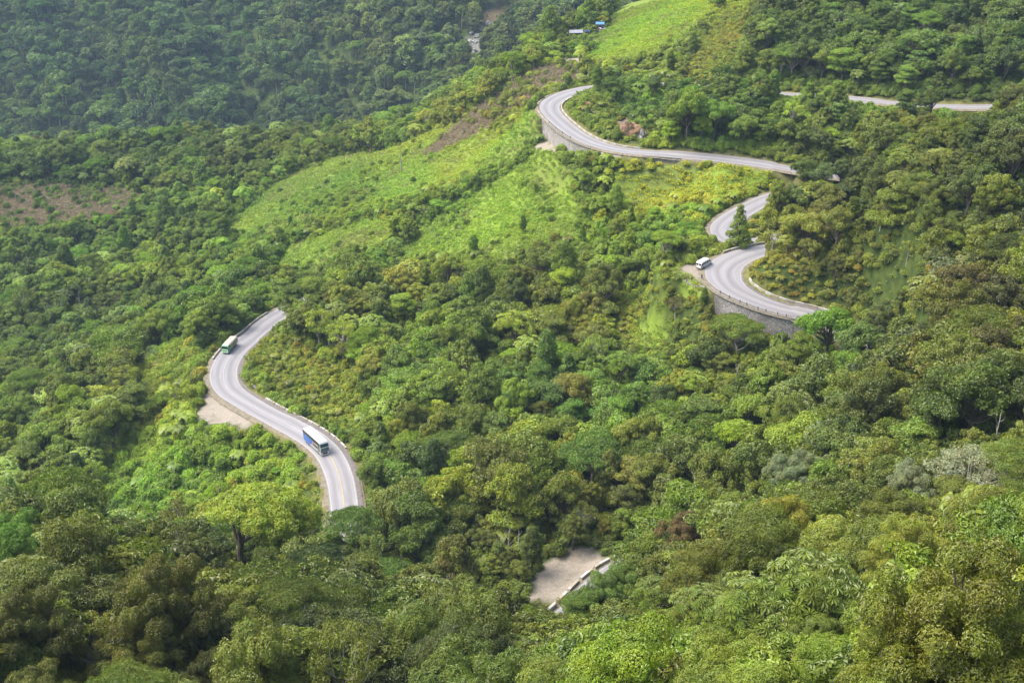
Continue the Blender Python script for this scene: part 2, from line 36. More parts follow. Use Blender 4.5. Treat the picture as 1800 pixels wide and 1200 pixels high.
LANDMARK_TREES = [[-55.9, 216.5, "big", 1.3, [0.29, 0.36, 0.025], "tree with dark forked trunk and wide arching yellow-green crown, below the blue bus", 9], [19.9, 269.0, "umbrella", 1.75, [0.13, 0.215, 0.028], "largest flat-topped bluish green tree above the gravel clearing", 8], [14.5, 275.0, "umbrella", 1.2, [0.12, 0.2, 0.025], "smaller flat-topped green tree touching the left side of the big one above the gravel clearing", 4], [64.7, 329.2, "umbrella", 1.6, [0.15, 0.21, 0.015], "spreading green tree in front of the tall hairpin wall", 7], [71.8, 378.1, "cone", 1.4, [0.2, 0.27, 0.022], "conical green tree standing alone between the two upper bends", 3], [17.7, 313.3, "moss", 1.65, [0.2, 0.19, 0.015], "huge mossy olive-brown tree with lumpy crown in the middle of the slope", 7], [9.5, 309.1, "moss", 1.1, [0.17, 0.18, 0.015], "mossy olive tree leaning against the left side of the huge olive-brown one", 4], [-35.2, 392.6, "round", 0.42, [0.2, 0.3, 0.005], "small vivid yellow-green tree on the slope right of the lorry", 2], [-30.9, 429.1, "round", 0.4, [0.2, 0.29, 0.007], "small vivid yellow-green tree highest in the slope left of the van", 2], [67.0, 157.9, "sparse", 1.5, [0.27, 0.28, 0.17], "silvery almost leafless tree at the right edge above the grey-green crowns", 6], [32.2, 197.0, "moss", 1.25, [0.14, 0.095, 0.025], "red-brown tree just right of the gravel clearing", 5], [-37.6, 249.3, "umbrella", 1.45, [0.1, 0.17, 0.015], "dark flat-topped tree covering the lower end of the road below the bus", 4], [-84.0, 267.4, "sparse", 1.35, [0.13, 0.13, 0.007], "thin olive tree with pale bare limbs left of the big yellow-green tree", 5], [23.9, 97.5, "palmate", 1.15, [0.15, 0.2, 0.025], "hand-leaved tree nearest the bottom edge right of centre", 3], [29.0, 98.2, "palmate", 1.25, [0.15, 0.2, 0.025], "hand-leaved tree with drooping bright leaves, rightmost of those at the bottom", 3], [21.5, 113.4, "palmate", 0.9, [0.15, 0.2, 0.025], "hand-leaved tree with a few yellow dead leaves, left of the others at the bottom", 3], [21.8, 155.4, "palmate", 1.1, [0.15, 0.2, 0.025], "hand-leaved tree below the gravel clearing, leftmost of its kind", 3], [21.8, 250.7, "round", 0.5, [0.24, 0.22, 0.015], "small yellow-leaved tree under the flat-topped bluish one", 2], [56.9, 344.4, "tall", 0.5, [0.12, 0.17, 0.015], "slim light green tree at the left end of the hairpin wall", 1.5], [49.7, 351.6, "sparse", 0.75, [0.14, 0.12, 0.015], "gaunt creeper-hung tree left of the hairpin wall", 2], [48.3, 287.4, "tiered", 1.35, [0.14, 0.2, 0.022], "bright layered green tree right of the huge mossy olive-brown one", 5], [-4.7, 299.6, "tiered", 1.3, [0.13, 0.19, 0.018], "wide fresh green layered tree left of the huge mossy one", 5], [-17.0, 294.5, "umbrella", 1.35, [0.13, 0.19, 0.02], "fresh green flat-topped tree midway between the bus and the huge mossy tree", 5], [86.9, 316.3, "round", 1.75, [0.14, 0.26, 0.005], "vivid green rounded tree hiding the road at the right end of the hairpin wall", 6], [86.5, 292.6, "round", 1.35, [0.15, 0.25, 0.01], "bright green rounded tree directly below the vivid green one by the hairpin wall", 4], [90.0, 301.4, "tall", 1.25, [0.12, 0.19, 0.03], "tall narrow green tree directly right of the vivid green one by the hairpin wall", 2], [58.6, 516.5, "round", 0.95, [0.11, 0.17, 0.025], "rounded green tree on the knob behind the upper bend, left of two", 2], [65.3, 517.3, "round", 0.9, [0.1, 0.15, 0.02], "rounded darker tree on the knob behind the upper bend, right of two", 2], [92.5, 303.8, "round", 1.6, [0.1, 0.16, 0.015], "mid green rounded tree just right of the vivid green one by the hairpin wall", 5], [101.2, 314.6, "fine", 1.4, [0.11, 0.14, 0.018], "olive bushy tree second to the right of the vivid green one by the hairpin wall", 4], [12.0, 221.7, "sparse", 0.6, [0.16, 0.17, 0.02], "small thin tree standing in front of the gravel clearing", 2], [12.1, 171.7, "tiered", 1.1, [0.12, 0.19, 0.015], "small layered green tree below the white parapet at the gravel clearing", 2], [21.0, 190.6, "round", 1.1, [0.11, 0.17, 0.015], "small round green tree touching the upper right end of the white parapet", 2], [15.9, 175.0, "fine", 1.3, [0.1, 0.17, 0.015], "round bush-like green tree right of the white parapet at the gravel clearing", 2], [-78.2, 162.9, "round", 1.4, [0.09, 0.19, 0.006], "bright green rounded tree at the left edge above the bottom corner", 5], [50.7, 194.4, "fine", 1.3, [0.21, 0.25, 0.119], "pale grey-green bushy tree right of the gravel clearing", 5], [61.1, 165.0, "fine", 1.2, [0.21, 0.24, 0.119], "pale grey-green fluffy tree left of the silvery leafless one", 5], [-26.9, 231.5, "umbrella", 1.15, [0.1, 0.18, 0.015], "dark green rounded-top tree below the lower end of the road", 4], [-15.4, 231.9, "sparse", 1.2, [0.15, 0.14, 0.035], "pale brownish thin-crowned tree below and right of the lower road end", 4], [-32.4, 242.1, "round", 1.15, [0.12, 0.17, 0.015], "rounded green tree below the lower end of the road, right of the dark flat-topped one", 4], [-36.7, 244.7, "fine", 0.95, [0.13, 0.18, 0.015], "bushy green tree directly below the dark flat-topped tree at the lower end of the road", 3], [-42.1, 248.6, "round", 0.8, [0.12, 0.2, 0.015], "small rounded green tree left of the dark flat-topped one below the coach road", 3], [116.0, 426.8, "fine", 1.3, [0.09, 0.13, 0.022], "bushy olive tree on the right-hand ridge, second right of the end of the upper road", 4], [108.9, 426.8, "round", 1.25, [0.09, 0.14, 0.022], "darker rounded tree on the right-hand ridge just above the end of the upper road", 4], [102.9, 429.9, "round", 1.2, [0.11, 0.16, 0.015], "rounded green tree where the upper road slips behind the right-hand ridge", 3], [95.4, 411.5, "round", 1.45, [0.12, 0.17, 0.015], "small rounded green tree where the gravelly middle bend goes behind the ridge", 2], [154.7, 462.0, "round", 1.2, [0.11, 0.15, 0.015], "rounded tree standing before a gap in the upper right road, between two short stretches", 3], [122.7, 471.2, "fine", 1.05, [0.12, 0.17, 0.015], "fine-leaved tree in front of the upper right road, left of its longest visible stretch", 3], [115.8, 473.9, "round", 0.9, [0.1, 0.15, 0.015], "round tree in front of the upper right road just below the white post", 3], [145.7, 463.1, "tiered", 1.15, [0.12, 0.18, 0.022], "layered tree in front of the upper right road, between its two visible stretches", 3], [145.8, 364.2, "moss", 1.15, [0.1, 0.12, 0.013], "lumpy olive tree closing the right end of the upper right road", 4], [63.0, 317.2, "snag", 0.8, [0, 0, 0], "thin pale bare trunk in front of the dark gap below the hairpin wall", 2], [-0.9, 241.9, "snag", 0.8, [0, 0, 0], "slim pale leafless trunk left of the gravel clearing, taller of the two", 1.5], [1.6, 244.0, "snag", 0.6, [0, 0, 0], "slim pale leafless trunk left of the gravel clearing, shorter of the two", 1.5], [-209.5, 499.1, "snag", 0.9, [0, 0, 0], "pale dead trunk nearest the left edge, above the dark hollow", 2], [-199.5, 504.7, "snag", 0.8, [0, 0, 0], "pale dead trunk second from the left edge, above the dark hollow", 2], [-188.8, 507.3, "snag", 1.0, [0, 0, 0], "pale dead trunk with a few twigs, third from the left edge above the dark hollow", 2], [82.8, 188.5, "snag", 0.7, [0, 0, 0], "bleached forked dead branch rising near the right edge", 2], [-50.5, 555.9, "pole", 1, [0, 0, 0], "tall bare dead trunk at the edge of the pale meadow", 2], [-33.4, 553.7, "pole", 0.7, [0, 0, 0], "short bare dead trunk under the brown cut slope", 2]]
LABEL_MARKS = {"the blue and white bus": [-56.5, 314.2, 71.7], "the green lorry": [-95.6, 392.4, 63.4], "the white van": [59.7, 368.3, 104.9], "the gravel clearing": [13.6, 237.4, 83.2], "the tall hairpin wall": [69.8, 337.8, 99.7], "the huge mossy olive-brown tree": [19.5, 353.0, 74.4], "the big arching yellow-green tree": [-65.0, 282.6, 65.2], "the largest flat-topped bluish tree": [22.2, 294.6, 80.1], "the silvery leafless tree": [72.0, 172.1, 145.7], "the hand-leaved trees at the bottom": [29.4, 123.0, 162.0], "the bottom left corner": [-67.2, 130.3, 145.1], "the bottom right corner": [43.0, 83.5, 186.4], "the middle of the bottom edge": [-8.9, 155.1, 123.3], "the middle of the left edge": [-211.5, 468.9, 15.8], "the red-brown tree by the clearing": [39.2, 248.1, 87.5], "the vivid green tree by the hairpin wall": [88.6, 325.0, 100.2], "the lower end of the road": [-41.9, 268.1, 76.1], "the middle of the right edge": [110.6, 247.6, 136.8], "the bright meadow under the upper road": [62.4, 444.8, 104.1], "the wall under the upper bend": [25.4, 480.1, 107.5], "the brown cleared slope on the left": [-234.6, 646.0, 19.8], "the upper right end of the road": [171.8, 471.9, 123.7], "the pale grey-green bushy tree": [55.2, 214.2, 121.8], "the thin olive tree with bare limbs": [-92.0, 295.6, 59.9], "the far end of the road behind the lorry": [-87.5, 417.5, 61.1]}
ROCK_SPOTS = [[-32.8, 1134.1, -12.0], [-35.1, 1125.5, -13.7], [-29.5, 1145.9, -7.9]]
KEEP_CLEAR = [[59.6, 367.3, 6], [34.5, 677.5, 9], [46.8, 695.8, 6], [122.5, 507.1, 3], [44.9, 476.3, 5], [51.6, 366.4, 2]]
# ---- terrain: smooth hill surface through surveyed spot heights, cut and filled along the road
def tps_fit(P, lam=6.0):
    n = len(P); X = P[:, :2] / 400.0; z = P[:, 2]
    d2 = ((X[:, None] - X[None]) ** 2).sum(-1)
    K = np.where(d2 > 0, .5 * d2 * np.log(d2 + 1e-12), 0) + np.eye(n) * lam * 1e-5
    Q = np.c_[np.ones(n), X]
    M = np.block([[K, Q], [Q.T, np.zeros((3, 3))]])
    w = np.linalg.solve(M, np.r_[z, 0, 0, 0])
    return X, w
def tps_eval(fit, x, y):
    X, w = fit; x = np.asarray(x, float).ravel() / 400; y = np.asarray(y, float).ravel() / 400
    out = np.empty(len(x))
    for i in range(0, len(x), 20000):
        a = x[i:i+20000]; b = y[i:i+20000]
        d2 = (a[:, None] - X[None, :, 0]) ** 2 + (b[:, None] - X[None, :, 1]) ** 2
        out[i:i+20000] = (.5 * d2 * np.log(d2 + 1e-12)) @ w[:-3] + w[-3] + w[-2] * a + w[-1] * b
    return out
def dens(P, step):
    P = np.asarray(P, float)
    L = np.r_[0, np.cumsum(np.linalg.norm(np.diff(P[:, :2], axis=0), axis=1))]
    t = np.linspace(0, L[-1], max(2, int(L[-1] / step) + 1))
    Q = np.stack([np.interp(t, L, P[:, k]) for k in range(P.shape[1])], 1)
    for _ in range(4):
        S = Q.copy(); S[1:-1] = (Q[:-2] + 2 * Q[1:-1] + Q[2:]) / 4; Q = S
    return Q
def vnoise(x, y, s, seed=0):
    x = np.asarray(x, float) / s; y = np.asarray(y, float) / s
    xi = np.floor(x).astype(np.int64); yi = np.floor(y).astype(np.int64)
    fx = x - xi; fy = y - yi; fx = fx * fx * (3 - 2 * fx); fy = fy * fy * (3 - 2 * fy)
    def h(a, b):
        n = (a * 374761393 + b * 668265263 + seed * 974634777) & 0x7fffffff
        n = ((n ^ (n >> 13)) * 1274126177) & 0x7fffffff
        return ((n ^ (n >> 16)) & 0xffff) / 65535.0
    return (h(xi, yi) * (1 - fx) * (1 - fy) + h(xi + 1, yi) * fx * (1 - fy) + h(xi, yi + 1) * (1 - fx) * fy + h(xi + 1, yi + 1) * fx * fy)
def fbm(x, y, s, seed=0, o=3):
    v = 0; a = 1; t = 0
    for k in range(o):
        v = v + a * vnoise(x, y, s / 2 ** k, seed + k * 17); t += a; a *= .5
    return v / t
RD = dens(ROAD, 1.0)                      # x, y, z, width every metre
_rx = RD[::2]
FIT = tps_fit(np.vstack([np.array(ANCHORS), RD[::12, :3]]))
def road_near(x, y, R=None):
    """distance to the road centre, road height there, half width"""
    R = _rx if R is None else R
    x = np.asarray(x, float).ravel(); y = np.asarray(y, float).ravel()
    D = np.full(len(x), 1e9); Z = np.zeros(len(x)); Wd = np.zeros(len(x))
    lo = R[:, :2].min(0) - 60; hi = R[:, :2].max(0) + 60
    m = np.nonzero((x > lo[0]) & (x < hi[0]) & (y > lo[1]) & (y < hi[1]))[0]
    for i in range(0, len(m), 20000):
        k = m[i:i+20000]
        d2 = (x[k][:, None] - R[None, :, 0]) ** 2 + (y[k][:, None] - R[None, :, 1]) ** 2
        j = d2.argmin(1)
        # project on the local segment for a smooth value
        D[k] = np.sqrt(d2[np.arange(len(k)), j])
        jj = np.clip(j, 1, len(R) - 2); t = R[jj + 1, :2] - R[jj - 1, :2]; L = np.linalg.norm(t, axis=1)
        rel = np.stack([x[k], y[k]], 1) - R[jj, :2]
        s_ = np.clip((rel * t).sum(1) / L, -2, 2)
        cr = np.abs(rel[:, 0] * t[:, 1] - rel[:, 1] * t[:, 0]) / L
        ok = (j > 0) & (j < len(R) - 1)
        D[k] = np.where(ok & (D[k] < 25), np.minimum(D[k], np.maximum(cr, D[k] - 2)), D[k])
        D[k] = np.where(ok & (D[k] < 25), cr, D[k]) * 1.0 if False else D[k]
        Z[k] = R[jj, 2] + s_ * (R[jj + 1, 2] - R[jj - 1, 2]) / L
        Wd[k] = R[j, 3] / 2
    return D, Z, Wd
def smooth01(t):
    t = np.clip(t, 0, 1); return t * t * (3 - 2 * t)
def ground(x, y):
    sh = np.shape(x); x = np.asarray(x, float).ravel(); y = np.asarray(y, float).ravel()
    z = tps_eval(FIT, x, y)
    z = z + (fbm(x, y, 60, 3) - .5) * np.clip(y / 60, 2, 14) * .6
    far = np.clip((y - 950) / 200, 0, 1)      # side valleys and spurs of the far slope
    z = z + far * (np.abs(fbm(x + .45 * y, y * .35, 210, 41, 3) - .5) * 2 - .35) * 95
    for (zx, zy, zz, ra, rb) in PADS:      # levelled ground: gravel pull-offs, ledges
        d = np.hypot(x - zx, y - zy); t = smooth01((rb - d) / (rb - ra)); z = z * (1 - t) + zz * t
    D, Z, Wd = road_near(x, y)
    up = z > Z
    e = np.where(up, 2.5 + np.minimum(np.abs(z - Z), 14) * .55, 4 + np.minimum(np.abs(z - Z), 12) * .5)
    t = smooth01((Wd + 1.7 + e - D) / e)
    z = z * (1 - t) + (Z - .35) * t
    z = np.where(D < Wd + 1.7, Z - .35, z)
    for (i0, i1, side, h) in WALLS:         # the ground drops straight down behind a retaining wall
        seg = RD[i0:i1]; m = np.nonzero((x > seg[:, 0].min() - 30) & (x < seg[:, 0].max() + 30) & (y > seg[:, 1].min() - 30) & (y < seg[:, 1].max() + 30))[0]
        if len(m) == 0: continue
        d2 = (x[m][:, None] - seg[None, :, 0]) ** 2 + (y[m][:, None] - seg[None, :, 1]) ** 2
        j = d2.argmin(1); ok = (j > 0) & (j < len(seg) - 1)
        jj = np.clip(j, 1, len(seg) - 2); t = seg[jj + 1, :2] - seg[jj - 1, :2]
        cr = (t[:, 0] * (y[m] - seg[jj, 1]) - t[:, 1] * (x[m] - seg[jj, 0])) / np.linalg.norm(t, axis=1) * side
        off = cr - seg[jj, 3] / 2 - 1.0
        f = j / (len(seg) - 1.0); hh = h * np.interp(f, [0, .15, .8, 1], [.55, .9, 1, .9])
        cap = seg[jj, 2] - hh + 0 * off
        hit = ok & (off > -1.6) & (off < 16)
        k = m[hit]; w_ = smooth01((16 - off[hit]) / 11)
        z[k] = z[k] * (1 - w_) + np.minimum(z[k], cap[hit] - off[hit] * .25) * w_
    return z.reshape(sh)
# ------------------------------------------------------------------ helpers
COL = scene.collection
def link(o):
    COL.objects.link(o); return o
def props(o, label=None, cat=None, group=None, kind=None):
    if label: o["label"] = label
    if cat: o["category"] = cat
    if group: o["group"] = group
    if kind: o["kind"] = kind
    return o
def empty(name, loc, rz=0, label=None, cat=None, group=None, kind=None):
    o = bpy.data.objects.new(name, None); o.empty_display_size = .5
    o.location = [float(a) for a in loc]; o.rotation_euler = (0, 0, rz)
    return props(link(o), label, cat, group, kind)
def np_mesh(name, V, F, mats=(), mi=None, smooth=False, attrs=None):
    """F: (n,4) or (n,3) int array, or list of such"""
    me = bpy.data.meshes.new(name)
    V = np.asarray(V, np.float32); Fs = F if isinstance(F, list) else [F]
    Fs = [np.asarray(f, np.int32) for f in Fs if len(f)]
    nl = sum(f.size for f in Fs); nf = sum(len(f) for f in Fs)
    me.vertices.add(len(V)); me.vertices.foreach_set("co", V.ravel())
    me.loops.add(nl); me.loops.foreach_set("vertex_index", np.concatenate([f.ravel() for f in Fs]))
    me.polygons.add(nf)
    tot = np.concatenate([np.full(len(f), f.shape[1], np.int32) for f in Fs])
    me.polygons.foreach_set("loop_start", np.r_[0, np.cumsum(tot)[:-1]].astype(np.int32))
    for m in mats: me.materials.append(m)
    if mi is not None: me.polygons.foreach_set("material_index", np.asarray(mi, np.int32))
    me.polygons.foreach_set("use_smooth", np.full(nf, smooth))
    me.update(calc_edges=True); me.validate()
    for k, (dom, typ, arr) in (attrs or {}).items():
        a = me.attributes.new(k, typ, dom)
        a.data.foreach_set("color" if typ == 'FLOAT_COLOR' else ("vector" if typ == 'FLOAT_VECTOR' else "value"), np.asarray(arr, np.float32 if typ != 'INT' else np.int32).ravel())
    return me
def obj(name, me, parent=None, loc=None):
    o = bpy.data.objects.new(name, me); link(o)
    if parent is not None: o.parent = parent
    if loc is not None: o.location = loc
    return o
class MB:
    """collects simple solids and links them as one mesh"""
    def __init__(self): self.V = []; self.F = []; self.n = 0
    def add(self, V, F):
        self.V.extend([tuple(map(float, v)) for v in V]); self.F.extend([tuple(i + self.n for i in f) for f in F]); self.n = len(self.V); return self
    def box(self, x0, x1, y0, y1, z0, z1, top=(1, 1)):
        cx, cy = (x0 + x1) / 2, (y0 + y1) / 2; tx, ty = top
        V = [(x0, y0, z0), (x1, y0, z0), (x1, y1, z0), (x0, y1, z0)] + [(cx + (x - cx) * tx, cy + (y - cy) * ty, z1) for x, y in ((x0, y0), (x1, y0), (x1, y1), (x0, y1))]
        return self.add(V, [(3, 2, 1, 0), (4, 5, 6, 7), (0, 1, 5, 4), (1, 2, 6, 5), (2, 3, 7, 6), (3, 0, 4, 7)])
    def prism(self, pts, x0, x1, axis='x'):
        """closed outline (a, b) swept along an axis"""
        n = len(pts); V = []
        for x in (x0, x1):
            for a, b in pts: V.append((x, a, b) if axis == 'x' else ((a, x, b) if axis == 'y' else (a, b, x)))
        F = [tuple(range(n))[::-1], tuple(range(n, 2 * n))] + [(i, (i + 1) % n, n + (i + 1) % n, n + i) for i in range(n)]
        return self.add(V, F)
    def tube(self, P, r, k=6, cap=True):
        P = [Vector(p) for p in P]; r = r if hasattr(r, '__len__') else [r] * len(P); V = []; F = []
        a = None
        for i, p in enumerate(P):
            t = (P[min(i + 1, len(P) - 1)] - P[max(i - 1, 0)]).normalized()
            if a is None: a = t.cross(Vector((0, 0, 1)) if abs(t.z) < .9 else Vector((1, 0, 0))).normalized()
            else: a = (a - t * a.dot(t)).normalized()
            b = t.cross(a)
            for j in range(k):
                an = 2 * math.pi * j / k; V.append(p + (a * math.cos(an) + b * math.sin(an)) * r[i])
        for i in range(len(P) - 1):
            for j in range(k): F.append((i * k + j, i * k + (j + 1) % k, (i + 1) * k + (j + 1) % k, (i + 1) * k + j))
        if cap: F += [tuple(range(k))[::-1], tuple((len(P) - 1) * k + j for j in range(k))]
        return self.add(V, F)
    def disc(self, c, r, w, axis='y', k=18, r2=None):
        c = Vector(c); d = {'x': Vector((1, 0, 0)), 'y': Vector((0, 1, 0)), 'z': Vector((0, 0, 1))}[axis]
        return self.tube([c - d * w / 2, c - d * w / 2 * .7, c + d * w / 2 * .7, c + d * w / 2], [r * .93, r, r, r * .93], k)
    def build(self, name, m, parent=None, bevel=0, smooth=False):
        me = bpy.data.meshes.new(name); me.from_pydata(self.V, [], self.F)
        import bmesh as _b
        bm = _b.new(); bm.from_mesh(me); _b.ops.recalc_face_normals(bm, faces=bm.faces)
        if bevel: _b.ops.bevel(bm, geom=bm.edges[:], offset=bevel, segments=2, affect='EDGES', clamp_overlap=True)
        bm.to_mesh(me); bm.free()
        me.materials.append(m); 
        if smooth: me.polygons.foreach_set("use_smooth", [True] * len(me.polygons))
        return obj(name, me, parent)
def N(nt, t, **kw):
    n = nt.nodes.new(t)
    for k, v in kw.items(): setattr(n, k, v)
    return n
def new_mat(name):
    m = bpy.data.materials.new(name); m.use_nodes = True; nt = m.node_tree; b = nt.nodes["Principled BSDF"]
    return m, nt, b
def mat(name, c, rough=.6, metal=0, var=.12, scale=3.0, spec=.5, coat=0, bump=0):
    """plain surface with a little procedural mottling"""
    m, nt, b = new_mat(name)
    tc = N(nt, "ShaderNodeTexCoord"); no = N(nt, "ShaderNodeTexNoise"); no.inputs["Scale"].default_value = scale; no.inputs["Detail"].default_value = 4
    nt.links.new(tc.outputs["Object"], no.inputs["Vector"])
    mr = N(nt, "ShaderNodeMapRange"); mr.inputs[3].default_value = 1 - var; mr.inputs[4].default_value = 1 + var; mr.inputs[1].default_value = .3; mr.inputs[2].default_value = .7
    nt.links.new(no.outputs[0], mr.inputs[0])
    mx = N(nt, "ShaderNodeVectorMath", operation='SCALE'); mx.inputs[0].default_value = c[:3]; nt.links.new(mr.outputs[0], mx.inputs["Scale"])
    nt.links.new(mx.outputs[0], b.inputs["Base Color"])
    b.inputs["Roughness"].default_value = rough; b.inputs["Metallic"].default_value = metal; b.inputs["Specular IOR Level"].default_value = spec
    b.inputs["Coat Weight"].default_value = coat
    if bump:
        bp = N(nt, "ShaderNodeBump"); bp.inputs["Distance"].default_value = bump; nt.links.new(no.outputs[0], bp.inputs["Height"]); nt.links.new(bp.outputs[0], b.inputs["Normal"])
    return m
def mix3(nt, fac, a, b):
    """colour mix; a, b colour tuples or sockets"""
    n = N(nt, "ShaderNodeMix", data_type='RGBA')
    for s, v in ((n.inputs[0], fac), (n.inputs[6], a), (n.inputs[7], b)):
        if hasattr(v, 'is_linked'): nt.links.new(v, s)
        elif isinstance(v, (int, float)): s.default_value = v
        else: s.default_value = (*v[:3], 1)
    return n.outputs[2]
def noise(nt, scale, detail=4, coord=None, rough=.5):
    n = N(nt, "ShaderNodeTexNoise"); n.inputs["Scale"].default_value = scale; n.inputs["Detail"].default_value = detail; n.inputs["Roughness"].default_value = rough
    if coord is not None: nt.links.new(coord, n.inputs["Vector"])
    return n.outputs[0]
def ramp(nt, s, a, b, lo=0, hi=1):
    n = N(nt, "ShaderNodeMapRange"); n.inputs[1].default_value = a; n.inputs[2].default_value = b; n.inputs[3].default_value = lo; n.inputs[4].default_value = hi
    nt.links.new(s, n.inputs[0]); return n.outputs[0]
def pip(px, py, poly):
    poly = np.asarray(poly, float); inside = np.zeros(len(px), bool); n = len(poly)
    if n < 3: return inside
    m = (px > poly[:, 0].min()) & (px < poly[:, 0].max()) & (py > poly[:, 1].min()) & (py < poly[:, 1].max())
    if not m.any(): return inside
    x = px[m]; y = py[m]; r = np.zeros(len(x), bool); j = n - 1
    for i in range(n):
        xi, yi = poly[i]; xj, yj = poly[j]
        if yi != yj: r ^= ((yi > y) != (yj > y)) & (x < (xj - xi) * (y - yi) / (yj - yi) + xi)
        j = i
    inside[m] = r; return inside
def in_zone(x, y, kind, wob=3.0):
    x = np.asarray(x, float).ravel(); y = np.asarray(y, float).ravel()
    if kind == 'meadow': wob = 4.5
    px = x + (fbm(x, y, 11, 91) - .5) * 2 * wob; py = y + (fbm(x, y, 11, 57) - .5) * 2 * wob
    m = np.zeros(len(x), bool)
    for p in ZONES[kind]: m |= pip(px, py, p)
    return m
def view(P):
    """direction and distance from the viewpoint: tangent plane coordinates (metres per metre) and depth"""
    P = np.asarray(P, float); c = math.cos(math.radians(PITCH)); s = math.sin(math.radians(PITCH))
    X = P[..., 0] - CAM[0]; Y = P[..., 1] - CAM[1]; Z = P[..., 2] - CAM[2]
    d = Y * c - Z * s; return X / d, (Y * s + Z * c) / d, d
# ------------------------------------------------------------------ ground sheet
def axis(a, b, lo, hi, fine, coarse):
    L = [];  x = lo
    while x > a: x -= coarse; L.append(x)
    return np.array(L[::-1] + list(np.arange(lo, hi, fine)) + list(np.arange(hi, b + coarse, coarse)))
gx = axis(-1100, 900, -230, 250, 2.0, 12.0); gy = axis(-60, 1700, 130, 640, 2.0, 12.0)
GX, GY = np.meshgrid(gx, gy); GZ = ground(GX, GY)
def gz(x, y):
    """height of the built sheet (bilinear on its grid)"""
    x = np.asarray(x, float); y = np.asarray(y, float)
    i = np.clip(np.searchsorted(gx, x) - 1, 0, len(gx) - 2); j = np.clip(np.searchsorted(gy, y) - 1, 0, len(gy) - 2)
    fx = np.clip((x - gx[i]) / (gx[i + 1] - gx[i]), 0, 1); fy = np.clip((y - gy[j]) / (gy[j + 1] - gy[j]), 0, 1)
    return (GZ[j, i] * (1 - fx) + GZ[j, i + 1] * fx) * (1 - fy) + (GZ[j + 1, i] * (1 - fx) + GZ[j + 1, i + 1] * fx) * fy
fx_ = GX.ravel(); fy_ = GY.ravel()
w_meadow = (in_zone(fx_, fy_, 'meadow')).astype(float)
w_brown = (in_zone(fx_, fy_, 'brown')).astype(float)
w_clay = (in_zone(fx_, fy_, 'clay', 1)).astype(float)
w_gravel = (in_zone(fx_, fy_, 'gravel', .6)).astype(float)
_D, _Zr, _W = road_near(fx_, fy_)
w_verge = np.clip(1 - np.abs(_D - _W - 1.5) / 3.0, 0, 1)
w_rocks = (in_zone(fx_, fy_, 'rocks', 6)).astype(float)
nx_, ny_ = len(gx), len(gy)
ii = np.arange(nx_ * ny_).reshape(ny_, nx_)
faces = np.stack([ii[:-1, :-1], ii[:-1, 1:], ii[1:, 1:], ii[1:, :-1]], -1).reshape(-1, 4)
m_ground, nt, b = new_mat("hill_soil")
geo = N(nt, "ShaderNodeNewGeometry"); pos = geo.outputs["Position"]
def att(nt, name):
    a = N(nt, "ShaderNodeAttribute"); a.attribute_name = name; return a.outputs["Fac"]
n1 = noise(nt, .35, 6, pos); n2 = noise(nt, 2.2, 5, pos, .6); n3 = noise(nt, .05, 3, pos)
base = mix3(nt, ramp(nt, n1, .35, .65), (.03, .05, .012), (.07, .095, .02))
mead = mix3(nt, ramp(nt, n2, .35, .65), (.12, .19, .02), (.2, .28, .035)); mead = mix3(nt, ramp(nt, n3, .4, .62, 0, .7), mead, (.15, .17, .045))
brown = mix3(nt, ramp(nt, n2, .35, .65), (.055, .042, .02), (.15, .12, .065))
verge = mix3(nt, ramp(nt, n1, .35, .65), (.12, .12, .035), (.18, .16, .065))
grav = mix3(nt, ramp(nt, n2, .3, .7), (.2, .172, .135), (.32, .28, .225)); grav = mix3(nt, ramp(nt, n1, .5, .7, 0, .55), grav, (.15, .135, .085))
clay = mix3(nt, ramp(nt, n1, .35, .6), (.2, .125, .065), (.2, .17, .13))
rock = mix3(nt, ramp(nt, n2, .4, .6), (.08, .08, .07), (.2, .195, .18))
c_ = mix3(nt, att(nt, "meadow"), base, mead); c_ = mix3(nt, att(nt, "verge"), c_, verge); c_ = mix3(nt, att(nt, "brown"), c_, brown)
c_ = mix3(nt, att(nt, "clay"), c_, clay); c_ = mix3(nt, att(nt, "gravel"), c_, grav); c_ = mix3(nt, att(nt, "rocks"), c_, rock)
nt.links.new(c_, b.inputs["Base Color"]); b.inputs["Roughness"].default_value = .95; b.inputs["Specular IOR Level"].default_value = .1
bp = N(nt, "ShaderNodeBump"); bp.inputs["Distance"].default_value = .25; bp.inputs["Strength"].default_value = .7; nt.links.new(n2, bp.inputs["Height"]); nt.links.new(bp.outputs[0], b.inputs["Normal"])
V = np.stack([fx_, fy_, GZ.ravel()], 1)
A_ = lambda w: ('POINT', 'FLOAT', w)
me = np_mesh("ground", V, faces, [m_ground], smooth=True, attrs={"meadow": A_(w_meadow), "verge": A_(w_verge), "brown": A_(w_brown), "clay": A_(w_clay), "gravel": A_(w_gravel), "rocks": A_(w_rocks)})
props(obj("ground", me), "steep green valley sides and hills under the forest", "hillside", kind="structure")

